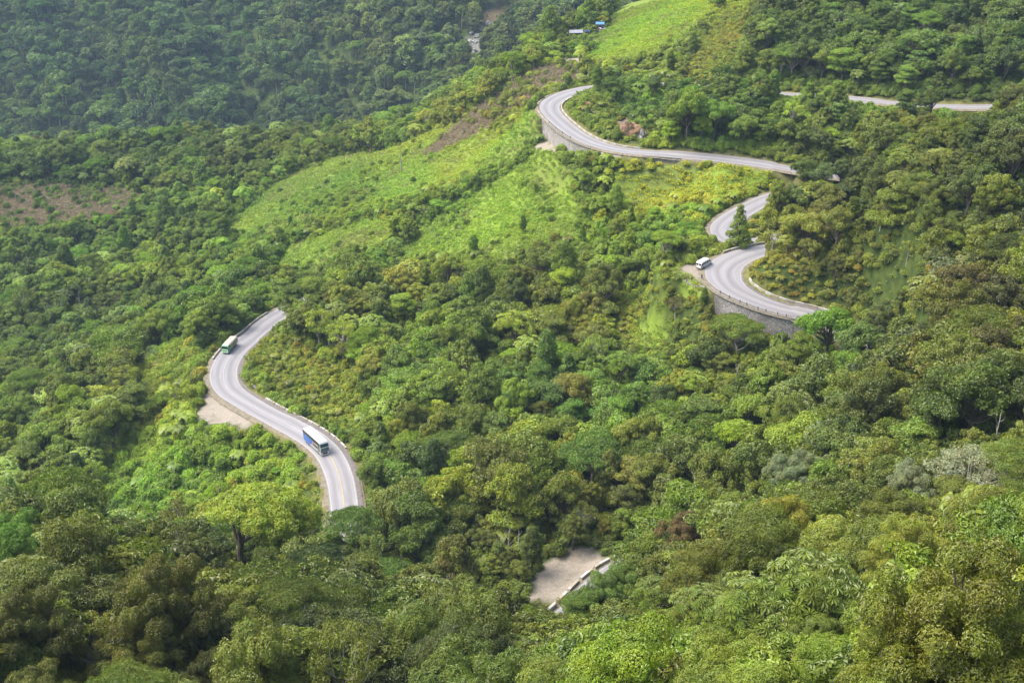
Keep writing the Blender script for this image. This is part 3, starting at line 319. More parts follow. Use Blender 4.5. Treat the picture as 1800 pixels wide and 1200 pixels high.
# ------------------------------------------------------------------ road, markings, kerbs, gutters
RT = np.gradient(RD[:, :2], axis=0); RT /= np.linalg.norm(RT, axis=1)[:, None]
RN = np.stack([-RT[:, 1], RT[:, 0]], 1)            # left of the travel direction
RS = np.r_[0, np.cumsum(np.linalg.norm(np.diff(RD[:, :2], axis=0), axis=1))]
_cv = np.zeros(len(RD)); _cv[1:-1] = RT[:-2, 0] * RT[2:, 1] - RT[:-2, 1] * RT[2:, 0]
CURV = np.convolve(_cv, np.ones(15) / 15, 'same') / 2.0        # signed curvature, + turns left
def strip(i0, i1, offs, zs, name, m, parent=None, off_is_edge=None, smooth=True, step=1, uv=True):
    """a ribbon along the road: offs/zs are cross-section points; off_is_edge = +1/-1 measures them outwards from that edge"""
    I = np.arange(i0, i1 + 1, step); K = len(offs); V = []; U = []
    for k, (o, z) in enumerate(zip(offs, zs)):
        off = np.array([float(o)] * len(I)) if off_is_edge is None else off_is_edge * (RD[I, 3] / 2 + o)
        if off_is_edge is None and abs(o) == .5: off = RD[I, 3] * o
        p = np.c_[RD[I, 0] + RN[I, 0] * off, RD[I, 1] + RN[I, 1] * off, RD[I, 2] + z - np.clip(off, -RD[I, 3] / 2, RD[I, 3] / 2) * np.clip(CURV[I] * 25, -.05, .05)]
        V.append(p); U.append(np.c_[off, RS[I]])
    V = np.stack(V, 1).reshape(-1, 3); U = np.stack(U, 1).reshape(-1, 2)
    n = len(I); a = np.arange(n * K).reshape(n, K)
    F = np.stack([a[:-1, :-1], a[1:, :-1], a[1:, 1:], a[:-1, 1:]], -1).reshape(-1, 4)
    F = F[:, ::-1] if (len(offs) > 1 and (off_is_edge or 1) * (offs[1] - offs[0]) > 0 and not True) else F
    me = np_mesh(name, V, F, [m], smooth=smooth, attrs={"across": A_(U[:, 0]), "along": A_(U[:, 1])})
    return obj(name, me, parent)
m_road, nt, b = new_mat("worn_asphalt")
geo = N(nt, "ShaderNodeNewGeometry"); pos = geo.outputs["Position"]
ac = att(nt, "across"); al = att(nt, "along")
cv = N(nt, "ShaderNodeCombineXYZ"); nt.links.new(ac, cv.inputs[0])
ml = N(nt, "ShaderNodeMath", operation='MULTIPLY'); ml.inputs[1].default_value = .06; nt.links.new(al, ml.inputs[0]); nt.links.new(ml.outputs[0], cv.inputs[1])
streak = noise(nt, 1.1, 3, cv.outputs[0]); patch = noise(nt, .12, 3, pos); grain = noise(nt, 6, 3, pos)
c_ = mix3(nt, ramp(nt, streak, .35, .65), (.215, .205, .207), (.275, .262, .264)); c_ = mix3(nt, ramp(nt, patch, .47, .53, 0, .75), c_, (.24, .232, .236))
c_ = mix3(nt, ramp(nt, grain, .4, .8, 0, .25), c_, (.145, .14, .14))
# tyre tracks slightly darker: |across| near 1.0 and 2.7 m
ab = N(nt, "ShaderNodeMath", operation='ABSOLUTE'); nt.links.new(ac, ab.inputs[0])
s1 = N(nt, "ShaderNodeMath", operation='SUBTRACT'); s1.inputs[1].default_value = 1.85; nt.links.new(ab.outputs[0], s1.inputs[0])
a1 = N(nt, "ShaderNodeMath", operation='ABSOLUTE'); nt.links.new(s1.outputs[0], a1.inputs[0])
c_ = mix3(nt, ramp(nt, a1.outputs[0], 1.0, .3, 0, .55), c_, (.15, .145, .147))
nt.links.new(c_, b.inputs["Base Color"]); b.inputs["Roughness"].default_value = .85; b.inputs["Specular IOR Level"].default_value = .25
n_r = len(RD) - 1
props(strip(0, n_r, [-.5, -.25, 0, .25, .5], [-.02, .0, .03, .0, -.02], "road", m_road), "pale winding mountain road", "road", kind="structure")
m_conc = mat("pale_concrete", (.30, .275, .24), .85, var=.25, scale=1.2)
m_dark_conc = mat("dark_concrete", (.13, .115, .105), .9, var=.35, scale=1.5)  # darker concrete tone for the gutter strips
m_grit = mat("roadside_grit", (.16, .135, .09), .95, var=.35, scale=1.0)
m_white = mat("white_road_paint", (.33, .32, .30), .7, var=.18, scale=1.0)
m_yellow = mat("yellow_road_paint", (.34, .26, .12), .7, var=.2, scale=.8)
for side in (1, -1):      # gritty shoulders
    props(strip(0, n_r, [-.05, .5, 1.9], [-.03, -.05, -.35], "road_shoulder", m_grit, off_is_edge=side), kind="structure")
for ia, ib in ((0, 505), (655, n_r)): props(strip(ia, ib, [-.08, .08], [.036, .036], "road_marking", m_white), kind="structure")
for side in (1, -1):
    props(strip(0, n_r, [-.42, -.28], [-.005, -.008], "road_marking", m_white, off_is_edge=side), kind="structure")
i_bus = int(np.argmin(np.hypot(RD[:, 0] + 55.5, RD[:, 1] - 308)))
props(strip(i_bus, i_bus + 60, [-.13, .13], [.042, .042], "road_marking", m_yellow), kind="structure")
# ------------------------------------------------------------------ retaining walls, parapets, posts
m_stone, nt, b = new_mat("mortared_rubble_stone")
geo = N(nt, "ShaderNodeNewGeometry"); pos = geo.outputs["Position"]
vo = N(nt, "ShaderNodeTexVoronoi", feature='DISTANCE_TO_EDGE'); vo.inputs["Scale"].default_value = 2.1; nt.links.new(pos, vo.inputs["Vector"])
vc = N(nt, "ShaderNodeTexVoronoi"); vc.inputs["Scale"].default_value = 2.1; nt.links.new(pos, vc.inputs["Vector"])
bw = N(nt, "ShaderNodeSeparateColor"); nt.links.new(vc.outputs["Color"], bw.inputs[0])
c_ = mix3(nt, bw.outputs[0], (.26, .24, .22), (.44, .41, .375)); c_ = mix3(nt, ramp(nt, vo.outputs[0], .02, .09), (.12, .11, .1), c_)
c_ = mix3(nt, ramp(nt, noise(nt, .25, 4, pos), .5, .75, 0, .45), c_, (.12, .12, .07))
nt.links.new(c_, b.inputs["Base Color"]); b.inputs["Roughness"].default_value = .9
bp = N(nt, "ShaderNodeBump"); bp.inputs["Distance"].default_value = .12; nt.links.new(ramp(nt, vo.outputs[0], 0, .15), bp.inputs["Height"]); nt.links.new(bp.outputs[0], b.inputs["Normal"])
m_cope = mat('weathered_coping', (.2, .185, .165), .9, var=.3)
def wall_prof(f, h): return h * np.interp(f, [0, .15, .8, 1], [.55, .9, 1, .9])
def masonry_wall(i0, i1, side, h, label):
    I = np.arange(i0, i1 + 1); f = (I - i0) / float(i1 - i0); hh = wall_prof(f, h) + 1.6
    rows = 7; V = []
    def pt(off, z):
        o = side * (RD[I, 3] / 2 + off); return np.c_[RD[I, 0] + RN[I, 0] * o, RD[I, 1] + RN[I, 1] * o, RD[I, 2] + z]
    V.append(pt(.75 + 0 * f, -.5 + 0 * f)); V.append(pt(.75 + 0 * f, .04 + 0 * f)); V.append(pt(1.25 + 0 * f, .04 + 0 * f))
    for r in range(1, rows + 1):
        t = r / rows; j = (vnoise(I * 1.0, np.full(len(I), r * 3.0), 1.5, 5) - .5) * .12
        V.append(pt(1.25 + .09 * hh * t + j, .04 - hh * t))
    V.append(pt(.75 + 0 * f, -hh))
    K = len(V); V = np.stack(V, 1).reshape(-1, 3); n = len(I); a = np.arange(n * K).reshape(n, K)
    F = np.stack([a[:-1], a[1:], np.roll(a[1:], -1, 1), np.roll(a[:-1], -1, 1)], -1).reshape(-1, 4)
    mb = MB(); mb.add(V, [tuple(x) for x in F] + [tuple(a[0][::-1]), tuple(a[-1])])
    t = empty("retaining_wall", V.mean(0), 0, label, "retaining wall")
    o = mb.build("masonry", m_stone, t); o.location = -Vector(V.mean(0))
    # coping
    c = MB()
    W_ = []
    for off, z in ((.68, .05), (.68, .2), (1.33, .2), (1.33, .05)): W_.append(pt(off + 0 * f, z + 0 * f))
    W_ = np.stack(W_, 1).reshape(-1, 3); a = np.arange(n * 4).reshape(n, 4)
    F = np.stack([a[:-1], a[1:], np.roll(a[1:], -1, 1), np.roll(a[:-1], -1, 1)], -1).reshape(-1, 4)
    c.add(W_, [tuple(x) for x in F] + [tuple(a[0][::-1]), tuple(a[-1])]); o = c.build("coping", m_cope, t); o.location = -Vector(V.mean(0))
    return t
labs = ["tall grey rubble stone wall holding up the hairpin beside the white van", "grey stone wall under the bend of the upper road, above the left meadow",
        "low dark stone wall under the upper road, above the bright green meadow"]
for (i0, i1, sd_, h), lb in zip(WALLS, labs): masonry_wall(i0, i1, sd_, h, lb)
# painted parapet blocks
m_par, nt, b = new_mat("painted_parapet")
al = att(nt, "along"); mo = N(nt, "ShaderNodeMath", operation='PINGPONG'); mo.inputs[1].default_value = 3.0; nt.links.new(al, mo.inputs[0])
c_ = mix3(nt, ramp(nt, mo.outputs[0], 1.45, 1.55), (.38, .365, .33), (.29, .26, .19))
geo = N(nt, "ShaderNodeNewGeometry"); c_ = mix3(nt, ramp(nt, noise(nt, 1.4, 4, geo.outputs["Position"]), .5, .75, 0, .6), c_, (.3, .25, .2))
nt.links.new(c_, b.inputs["Base Color"]); b.inputs["Roughness"].default_value = .8
def parapet(i0, i1, side, off, w, h, label, gap=.35, L=3.0, m=m_par, name="parapet", cat="parapet"):
    mb = MB(); s0, s1 = RS[i0], RS[i1]; s = s0; ux = []
    al_ = []
    while s < s1 - 1:
        e = min(s + L - gap, s1); P = []
        for q in (s, (s + e) / 2, e):
            i = np.interp(q, RS, np.arange(len(RS))); k = int(i); fr = i - k; k2 = min(k + 1, len(RD) - 1)
            p = RD[k] * (1 - fr) + RD[k2] * fr; nn = RN[k] * (1 - fr) + RN[k2] * fr
            for o, z in ((off, -.3), (off, h), (off + w, h), (off + w, -.3)):
                oo = side * (p[3] / 2 + o); P.append((p[0] + nn[0] * oo, p[1] + nn[1] * oo, p[2] + z)); al_.append(q)
        F = [(0, 1, 2, 3), (8, 11, 10, 9)]
        for a in (0, 4):
            for j in range(4): F.append((a + j, a + (j + 1) % 4, a + 4 + (j + 1) % 4, a + 4 + j))
        mb.add(P, F); s += L
    o = mb.build(name, m)
    a = o.data.attributes.new("along", 'FLOAT', 'POINT'); a.data.foreach_set("value", np.array(al_, np.float32))
    return props(o, label, cat)
parapet(28, 72, -1, .45, .4, .75, "white parapet of broken blocks on the outer bend behind the green lorry")
parapet(112, 158, 1, 1.5, .45, .35, "cream painted kerb blocks along the gutter above the blue and white bus")
parapet(425, 464, -1, 1.9, .5, .6, "long pale kerb around the inside of the hairpin, opposite the tall stone wall", gap=.12)
parapet(482, 497, 1, .6, .45, .8, "short white parapet on the far side of the hairpin, under the conical tree", gap=.2)
parapet(722, 812, -1, .7, .4, .4, "pale kerb along the inside of the upper bend, below the orange earth cut", gap=.15)
parapet(772, 812, 1, .9, .3, .3, "pale low parapet round the outer edge of the upper bend", gap=.3)
parapet(272, 303, 1, .7, .6, .85, "broken white parapet in front of the gravel clearing at the bottom", gap=.8, L=4.2)
props(strip(40, 225, [.15, .7, 1.3], [-.02, -.06, -.05], "gutter", m_dark_conc, off_is_edge=1), kind="structure")
props(strip(425, 468, [.1, .9, 1.85], [-.01, -.05, -.06], "gutter", m_dark_conc, off_is_edge=-1), kind="structure")
props(strip(560, 606, [.2, .7, 1.1], [-.02, -.05, -.05], "gutter", m_dark_conc, off_is_edge=-1), kind="structure")
m_post = mat("tarred_post", (.06, .05, .045), .8); m_cable = mat("steel_cable", (.1, .1, .1), .5, metal=.6)
def guard(i0, i1, side, k, label, h=.85, off=.95):
    c = RD[(i0 + i1) // 2]; t = empty("guard_rail", c[:3], 0, label, "guard rail"); tops = []
    for i in np.linspace(i0, i1, k).astype(int):
        o = side * (RD[i, 3] / 2 + off); p = np.array([RD[i, 0] + RN[i, 0] * o, RD[i, 1] + RN[i, 1] * o, RD[i, 2] + .2]) - c[:3]
        MB().tube([p, p + [0, 0, h]], [.13, .11], 7).build("post", m_post, t); tops.append(p + [0, 0, h * .8])
    MB().tube(tops, .035, 5).build("cable", m_cable, t); MB().tube([q - [0, 0, .35] for q in tops], .035, 5).build("cable", m_cable, t)
guard(436, 459, 1, 10, "dark posts with sagging cable along the top of the hairpin wall")
guard(752, 774, 1, 4, "four dark posts on the wall under the upper bend")
# stone edging of the gravel lay-by next to the van
mb = MB(); rg = random.Random(5)
P0, P1 = np.array([47.6, 360.6]), np.array([57.5, 349.2])
for k in range(17):
    q = P0 + (P1 - P0) * (k + .5) / 17; z = float(gz(*q)); a = .33
    d = (P1 - P0) / np.linalg.norm(P1 - P0); nn = np.array([-d[1], d[0]]); w = rg.uniform(.16, .28)
    c = [q + d * sx * a + nn * sy * w for sx, sy in ((-1, -1), (1, -1), (1, 1), (-1, 1))]
    mb.add([(*p, z - .2) for p in c] + [(*p, z + rg.uniform(.22, .4)) for p in c], [(3, 2, 1, 0), (4, 5, 6, 7), (0, 1, 5, 4), (1, 2, 6, 5), (2, 3, 7, 6), (3, 0, 4, 7)])
props(mb.build("stone_kerb", m_conc), "low kerb of pale stones at the corner of the lay-by behind the van", "kerb")
# boulders and cut faces
def rock(name, loc, r, m, seed, label, cat="boulder", group=None):
    import bmesh as _b
    from mathutils import noise as mn
    bm = _b.new(); _b.ops.create_icosphere(bm, subdivisions=4, radius=1)
    for v in bm.verts:
        c = v.co.copy(); k = 1 + .45 * mn.noise(c * 1.3 + Vector((seed, 0, 0))) + .2 * mn.noise(c * 3.1 + Vector((0, seed, 0)))
        cell = mn.cell(c * 2.2 + Vector((seed, 3, 1))); v.co = Vector((c.x * r[0], c.y * r[1], c.z * r[2])) * (k + .12 * cell)
    me = bpy.data.meshes.new(name); bm.to_mesh(me); bm.free(); me.materials.append(m)
    o = obj(name, me, loc=loc); o.rotation_euler = (0, 0, seed); return props(o, label, cat, group)
m_rock = mat("grey_rock", (.22, .2, .18), .9, var=.45, scale=.8, bump=.2)
m_clay = mat("orange_clay", (.24, .145, .075), .95, var=.3, scale=.5, bump=.3)
m_pale_rock = mat("pale_river_rock", (.28, .27, .25), .9, var=.3, scale=.6, bump=.1)
# ------------------------------------------------------------------ foliage
def foliage_mat(name, transl=.3):
    m = bpy.data.materials.new(name); m.use_nodes = True; nt = m.node_tree; nt.nodes.clear()
    out = N(nt, "ShaderNodeOutputMaterial"); a = N(nt, "ShaderNodeAttribute"); a.attribute_type = 'INSTANCER'; a.attribute_name = "tint"
    lv = N(nt, "ShaderNodeAttribute"); lv.attribute_name = "leaf_tone"
    sc = N(nt, "ShaderNodeVectorMath", operation='SCALE'); nt.links.new(a.outputs["Vector"], sc.inputs[0])
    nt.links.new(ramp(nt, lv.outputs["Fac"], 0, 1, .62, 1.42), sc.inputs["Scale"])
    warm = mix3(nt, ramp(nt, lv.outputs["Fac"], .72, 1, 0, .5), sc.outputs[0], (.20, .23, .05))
    ge = N(nt, "ShaderNodeNewGeometry"); hn = noise(nt, .45, 2, ge.outputs["Position"])      # leaves differ from bough to bough: old, new, mossy
    hv = mix3(nt, ramp(nt, hn, .3, .7), (1.1, 1.0, .88), (.9, 1.02, 1.0)); wm = N(nt, "ShaderNodeVectorMath", operation='MULTIPLY'); nt.links.new(warm, wm.inputs[0]); nt.links.new(hv, wm.inputs[1]); warm = wm.outputs[0]
    d = N(nt, "ShaderNodeBsdfDiffuse"); nt.links.new(warm, d.inputs[0])
    t = N(nt, "ShaderNodeBsdfTranslucent")
    ty = N(nt, "ShaderNodeVectorMath", operation='MULTIPLY'); ty.inputs[1].default_value = (1.25, 1.3, .6); nt.links.new(warm, ty.inputs[0]); nt.links.new(ty.outputs[0], t.inputs[0])
    mx = N(nt, "ShaderNodeMixShader"); mx.inputs[0].default_value = transl; nt.links.new(d.outputs[0], mx.inputs[1]); nt.links.new(t.outputs[0], mx.inputs[2])
    g = N(nt, "ShaderNodeBsdfGlossy"); g.inputs["Roughness"].default_value = .45; g.inputs[0].default_value = (1, 1, 1, 1)
    m2 = N(nt, "ShaderNodeMixShader"); m2.inputs[0].default_value = .035; nt.links.new(mx.outputs[0], m2.inputs[1]); nt.links.new(g.outputs[0], m2.inputs[2])
    nt.links.new(m2.outputs[0], out.inputs[0]); return m
m_leaf = foliage_mat("foliage")
m_bark = mat("mossy_bark", (.10, .085, .06), .95, var=.4, scale=1.5)
m_bark_pale = mat("pale_bark", (.30, .27, .22), .9, var=.3, scale=1.5)
m_stick = mat("dead_wood", (.25, .2, .11), .95, var=.45, scale=.4)
def unit(v): return v / np.maximum(1e-9, np.linalg.norm(v, axis=-1, keepdims=True))
def leaves(P, Nr, size, asp, rng, fold=.12):
    n = len(P); a = unit(np.cross(Nr, rng.normal(size=(n, 3)))); b = np.cross(Nr, a)
    s = (size * rng.uniform(.45, 1.45, n))[:, None]
    V = np.stack([P - a * s * .5, P + b * s * asp * .5 + Nr * s * fold, P + a * s * .55 - Nr * s * fold, P - b * s * asp * .5 + Nr * s * fold], 1)
    F = np.arange(n * 4).reshape(n, 4); return V.reshape(-1, 3), F
def sphere_dirs(n, rng, zmin=-.3):
    z = rng.uniform(zmin, 1, n); t = rng.uniform(0, 2 * np.pi, n); r = np.sqrt(1 - z * z)
    return np.stack([r * np.cos(t), r * np.sin(t), z], 1)
def make_lobes(kind, rng):
    """crown as boughs: list of (x, y, z, rxy, rz); canonical tree about 8 m wide and 10 m tall"""
    L = []
    if kind in ('round', 'fine', 'moss'):
        nc, nl, r0 = {'round': (6, 6, 1.0), 'fine': (7, 7, .78), 'moss': (8, 6, .82)}[kind]       # limbs, each carrying its own head of boughs
        for c in range(nc):
            a = c * 2.39996 + rng.uniform(-.5, .5); rr = (0 if c == 0 else rng.uniform(1.2, 2.7)); R1 = rng.uniform(1.15, 1.9) * (1.15 if c == 0 else 1)
            cx, cy, cz = rr * math.cos(a), rr * math.sin(a), (8.0 if c == 0 else rng.uniform(4.9, 7.6)) + rng.uniform(-.4, .6)
            for k in range(nl):
                z = 1 - (k + .5) / nl * 1.2; a2 = k * 2.39996 + rng.uniform(-.5, .5); r2 = math.sqrt(max(0, 1 - z * z)) * rng.uniform(.8, 1.2); q = rng.uniform(.65, 1.3)
                L.append((cx + R1 * r2 * math.cos(a2), cy + R1 * r2 * math.sin(a2), cz + R1 * .85 * z, r0 * q, r0 * q * .72))
    elif kind == 'umbrella':
        for k in range(34):
            rr = math.sqrt((k + .5) / 34) * 4.3; a = k * 2.39996 + rng.uniform(-.3, .3); q = rng.uniform(.8, 1.3)
            L.append((rr * math.cos(a), rr * math.sin(a), 8.6 - rr * rr * .085 + rng.uniform(-.35, .35), 1.15 * q, .42 * q))
    elif kind == 'tall':
        for k in range(26):
            z = (k + .5) / 26; a = k * 2.39996; rr = 2.1 * math.sin(math.pi * min(1, z * .75 + .22)) * rng.uniform(.6, 1.1); q = rng.uniform(.75, 1.25)
            L.append((rr * math.cos(a), rr * math.sin(a), 4 + 8.5 * z, 1.15 * q, 1.0 * q))
    elif kind == 'tiered':
        for t in range(4):
            cx, cy = rng.uniform(-1.3, 1.3, 2); zz = 5 + t * 1.45
            for k in range(9):
                rr = math.sqrt((k + .5) / 9) * (3.3 - t * .45); a = k * 2.39996 + t; q = rng.uniform(.8, 1.3)
                L.append((cx + rr * math.cos(a), cy + rr * math.sin(a), zz - .1 * rr + rng.uniform(-.3, .3), 1.1 * q, .5 * q))
    elif kind == 'sparse':
        for k in range(22):
            z = 1 - (k + .5) / 22 * 1.2; a = k * 2.39996 + rng.uniform(-.5, .5); rr = math.sqrt(max(0, 1 - z * z)) * rng.uniform(.6, 1.15); q = rng.uniform(.6, 1.15)
            L.append((3.3 * rr * math.cos(a), 3.3 * rr * math.sin(a), 6.8 + 2.8 * z, 1.0 * q, .6 * q))
    elif kind == 'palmate':
        for k in range(16):
            z = 1 - (k + .5) / 16 * 1.0; a = k * 2.39996 + rng.uniform(-.3, .3); rr = math.sqrt(max(0, 1 - z * z)) * rng.uniform(.75, 1.05)
            L.append((3.2 * rr * math.cos(a), 3.2 * rr * math.sin(a), 6.8 + 2.3 * z, 1.3, .8))
    elif kind == 'cone':
        for k in range(30):
            z = (k + .5) / 30; a = k * 2.39996; rr = 2.3 * (1 - z) * rng.uniform(.75, 1.1) + .15; q = 1.1 - .6 * z
            L.append((rr * math.cos(a), rr * math.sin(a), 1.5 + 9.0 * z, 1.0 * q, .8 * q))
    elif kind == 'bush':
        for k in range(11):
            z = 1 - (k + .5) / 11; a = k * 2.39996 + rng.uniform(-.4, .4); rr = math.sqrt(1 - z * z) * rng.uniform(.6, 1.1); q = rng.uniform(.7, 1.3)
            L.append((1.3 * rr * math.cos(a), 1.3 * rr * math.sin(a), .5 + 1.1 * z, .8 * q, .6 * q))
    return L
DENS = dict(round=1.0, fine=1.1, moss=1.05, umbrella=1.0, tall=1.0, tiered=.95, sparse=.42, cone=1.0, bush=.95, palmate=1)
def crown_arrays(kind, lobes, rng, lod):
    Vs, Fs, T = [], [], []; off = 0
    size = {'close': .165, 'near': .30, 'mid': .50, 'far': .85}[lod]
    if kind in ('fine', 'moss'): size *= .78
    if kind == 'umbrella': size *= .9
    if kind == 'bush': size *= .8
    if kind == 'palmate':
        per = {'close': 11, 'near': 9, 'mid': 7, 'far': 4}[lod]; nl = {'close': 9, 'near': 9, 'mid': 7, 'far': 4}[lod]
        for (x, y, z, r, rz) in lobes:
            d = sphere_dirs(per, rng, -.1); C = np.array([x, y, z]) + d * np.array([r, r, rz])
            for c in C:
                tone = rng.uniform(.1, .8); R_ = rng.uniform(.45, .7) * (1.3 if lod in ('mid', 'far') else 1)
                tilt = unit(unit(c - np.array([0, 0, 5.5])) + np.array([0, 0, .7]) + rng.normal(size=3) * .25); u = unit(np.cross(tilt, rng.normal(size=3))); v = np.cross(tilt, u)
                a0 = rng.uniform(0, 6.28)
                for k in range(nl):
                    an = a0 + k * 6.2832 / nl; di = u * math.cos(an) + v * math.sin(an); pe = -u * math.sin(an) + v * math.cos(an); w = R_ * (.17 if lod in ('near', 'close') else .3)
                    q = [c + di * R_ * .12, c + di * R_ * .7 + pe * w - tilt * R_ * .08, c + di * R_ * 1.05 - tilt * R_ * .38, c + di * R_ * .7 - pe * w - tilt * R_ * .08]
                    Vs.append(np.array(q)); Fs.append(np.arange(4)[None] + off); off += 4; T.append(np.full(1, np.clip(tone + rng.uniform(-.15, .15), 0, 1)))
        return np.concatenate(Vs), np.concatenate(Fs), np.concatenate(T)
    for (x, y, z, r, rz) in lobes:
        area = 2.2 * math.pi * r * (r + rz) ; n = int(DENS[kind] * area / (size * size * .5 * .62) * (.8 if lod in ('near', 'close') else .95))
        d = sphere_dirs(n, rng, -.6); rad = rng.uniform(.55, 1.08, n) ** .6
        wob = 1 + .22 * np.sin(d[:, 0] * 5 + x * 3) * np.cos(d[:, 1] * 6 + y * 2)
        P = np.array([x, y, z]) + d * np.array([r, r, rz]) * (rad * wob)[:, None]
        Nr = unit(d * 1.0 + np.array([0, 0, .4]) + rng.normal(size=(n, 3)) * .38)
        v, f = leaves(P, Nr, size, .55 if kind != 'umbrella' else .4, rng)
        Vs.append(v); Fs.append(f + off); off += len(v); lt = rng.uniform(.12, .72); T.append(np.clip(lt + .18 * (d[:, 2] > .5) + rng.normal(size=n) * .10, 0, 1))  # bough tops get a lighter tone: top-lit clumps painted into the leaf colour
    return np.concatenate(Vs), np.concatenate(Fs), np.concatenate(T)
def trunk_mb(kind, lobes, rng, k=7, limbs=99):
    mb = MB(); top = max(l[2] for l in lobes); H = top * (.62 if kind not in ('tall', 'cone') else .9)
    if kind == 'bush':
        for l in lobes[:6]: mb.tube([(0, 0, -.3), (l[0] * .5, l[1] * .5, l[2] * .5), (l[0], l[1], l[2])], [.06, .04, .02], 4)
        return mb
    lean = rng.uniform(-.5, .5, 2); P = [(0, 0, -1.2), (lean[0] * .2, lean[1] * .2, H * .3), (lean[0] * .7, lean[1] * .7, H * .65), (lean[0], lean[1], H)]
    r0 = .30 if kind != 'umbrella' else .26
    mb.tube(P, [r0 * 1.3, r0, r0 * .75, r0 * .45], k)
    for i, l in enumerate(lobes):
        if i >= limbs: break
        s = rng.uniform(.45, .98); b0 = np.array([lean[0] * s, lean[1] * s, H * s]); e = np.array(l[:3]) - [0, 0, l[4] * .3]
        if e[2] < b0[2] + .3: b0[2] = max(1.0, e[2] - 1.2)
        mdl = b0 * .45 + e * .55 + np.array([0, 0, -.25]) + rng.normal(size=3) * .15
        mb.tube([b0, mdl, e], [.11, .07, .03], 5, cap=False)
    return mb
def mesh_from(mbs, mats):
    V = []; F3 = []; mi = []; off = 0; me = bpy.data.meshes.new("t"); FF = []
    for mb, k in mbs:
        V += mb.V; FF += [tuple(i + off for i in f) for f in mb.F]; mi += [k] * len(mb.F); off += len(mb.V)
    me.from_pydata(V, [], FF)
    for m in mats: me.materials.append(m)
    return me
KINDS = ['round', 'fine', 'moss', 'umbrella', 'tall', 'tiered', 'sparse', 'palmate', 'cone']
VARS = {'round': 5, 'fine': 3, 'moss': 3, 'umbrella': 3, 'tall': 2, 'tiered': 3, 'sparse': 2, 'palmate': 2, 'cone': 1}
PROTO = {}     # (kind, variant) -> dict(near crown mesh, near trunk mesh, mid mesh, far mesh)
for ki, kd in enumerate(KINDS):
    for vr in range(VARS[kd]):
        rng = np.random.default_rng(100 + ki * 10 + vr); lobes = make_lobes(kd, rng); e = {}
        pale = kd in ('umbrella', 'sparse')
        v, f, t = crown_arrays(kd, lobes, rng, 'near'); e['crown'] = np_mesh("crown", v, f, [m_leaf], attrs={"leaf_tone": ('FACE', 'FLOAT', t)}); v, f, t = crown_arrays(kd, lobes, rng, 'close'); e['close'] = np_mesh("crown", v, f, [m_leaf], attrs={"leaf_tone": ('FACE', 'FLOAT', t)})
        me = mesh_from([(trunk_mb(kd, lobes, rng), 0)], [m_bark_pale if pale else m_bark]); me.name = "trunk"; e['trunk'] = me
        for lod in ('mid', 'far'):
            v, f, t = crown_arrays(kd, lobes, rng, lod); tm = trunk_mb(kd, lobes, rng, 5, 8 if lod == 'mid' else 0)
            quads = [x for x in tm.F if len(x) == 4]; tv = np.array(tm.V)
            V = np.concatenate([v, tv]); F = np.concatenate([f, np.array(quads) + len(v)])
            e[lod] = np_mesh("%s_tree" % kd, V, F, [m_leaf, m_bark_pale if pale else m_bark], mi=np.r_[np.zeros(len(f)), np.ones(len(quads))], attrs={"leaf_tone": ('FACE', 'FLOAT', np.r_[t, np.zeros(len(quads))])})
        e['top'] = max(l[2] + l[4] for l in lobes); e['r'] = max(math.hypot(l[0], l[1]) + l[3] for l in lobes)
        PROTO[(kd, vr)] = e
def bush_mesh(seed, lod, flat=1.0, leaf=1.0):
    rng = np.random.default_rng(seed); lobes = [(a, b, c * flat, d, e * flat) for a, b, c, d, e in make_lobes('bush', rng)]
    v, f, t = crown_arrays('bush', lobes, rng, lod); tm = trunk_mb('bush', lobes, rng); q = [x for x in tm.F if len(x) == 4]
    return np_mesh("bush", np.concatenate([v, np.array(tm.V)]), np.concatenate([f, np.array(q) + len(v)]), [m_leaf, m_bark], mi=np.r_[np.zeros(len(f)), np.ones(len(q))], attrs={"leaf_tone": ('FACE', 'FLOAT', np.r_[t, np.zeros(len(q))])})
def fern_arrays(rng, R_=2.0, n=13, h=1.2, up=1.1):
    Vs = []; Fs = []; T = []; o = 0
    for k in range(n):
        an = k * 6.2832 / n + rng.uniform(-.2, .2); L = R_ * rng.uniform(.8, 1.15); di = np.array([math.cos(an), math.sin(an), 0]); pe = np.array([-math.sin(an), math.cos(an), 0]); tone = rng.uniform(.3, .75)
        pts = [np.array([0, 0, h]) + di * L * s + np.array([0, 0, up * (1.5 * s - 1.9 * s * s)]) for s in np.linspace(0, 1, 10)]
        for i in range(1, 10):
            w = .30 * L * math.sin(math.pi * (i / 10) ** .8) * .8 + .03
            for sg in (1, -1):
                q = [pts[i - 1], pts[i - 1] * .3 + pts[i] * .7, pts[i] + pe * w * sg + di * w * .3 - np.array([0, 0, .12 * w]), pts[i - 1] + pe * w * .9 * sg + di * w * .15 - np.array([0, 0, .12 * w])]
                Vs.append(np.array(q)); Fs.append(np.arange(4)[None] + o); o += 4; T.append([tone])
    return np.concatenate(Vs), np.concatenate(Fs), np.concatenate(T)
def fern_mesh(seed, h=1.2, R_=2.0, n=13):
    rng = np.random.default_rng(seed); v, f, t = fern_arrays(rng, R_, n, h); mb = MB().tube([(0, 0, -.5), (.05, 0, h)], [.14, .1], 5); q = [x for x in mb.F if len(x) == 4]
    return np_mesh("tree_fern", np.concatenate([v, np.array(mb.V)]), np.concatenate([f, np.array(q) + len(v)]), [m_leaf, m_bark], mi=np.r_[np.zeros(len(f)), np.ones(len(q))], attrs={"leaf_tone": ('FACE', 'FLOAT', np.r_[t, np.zeros(len(q))])})
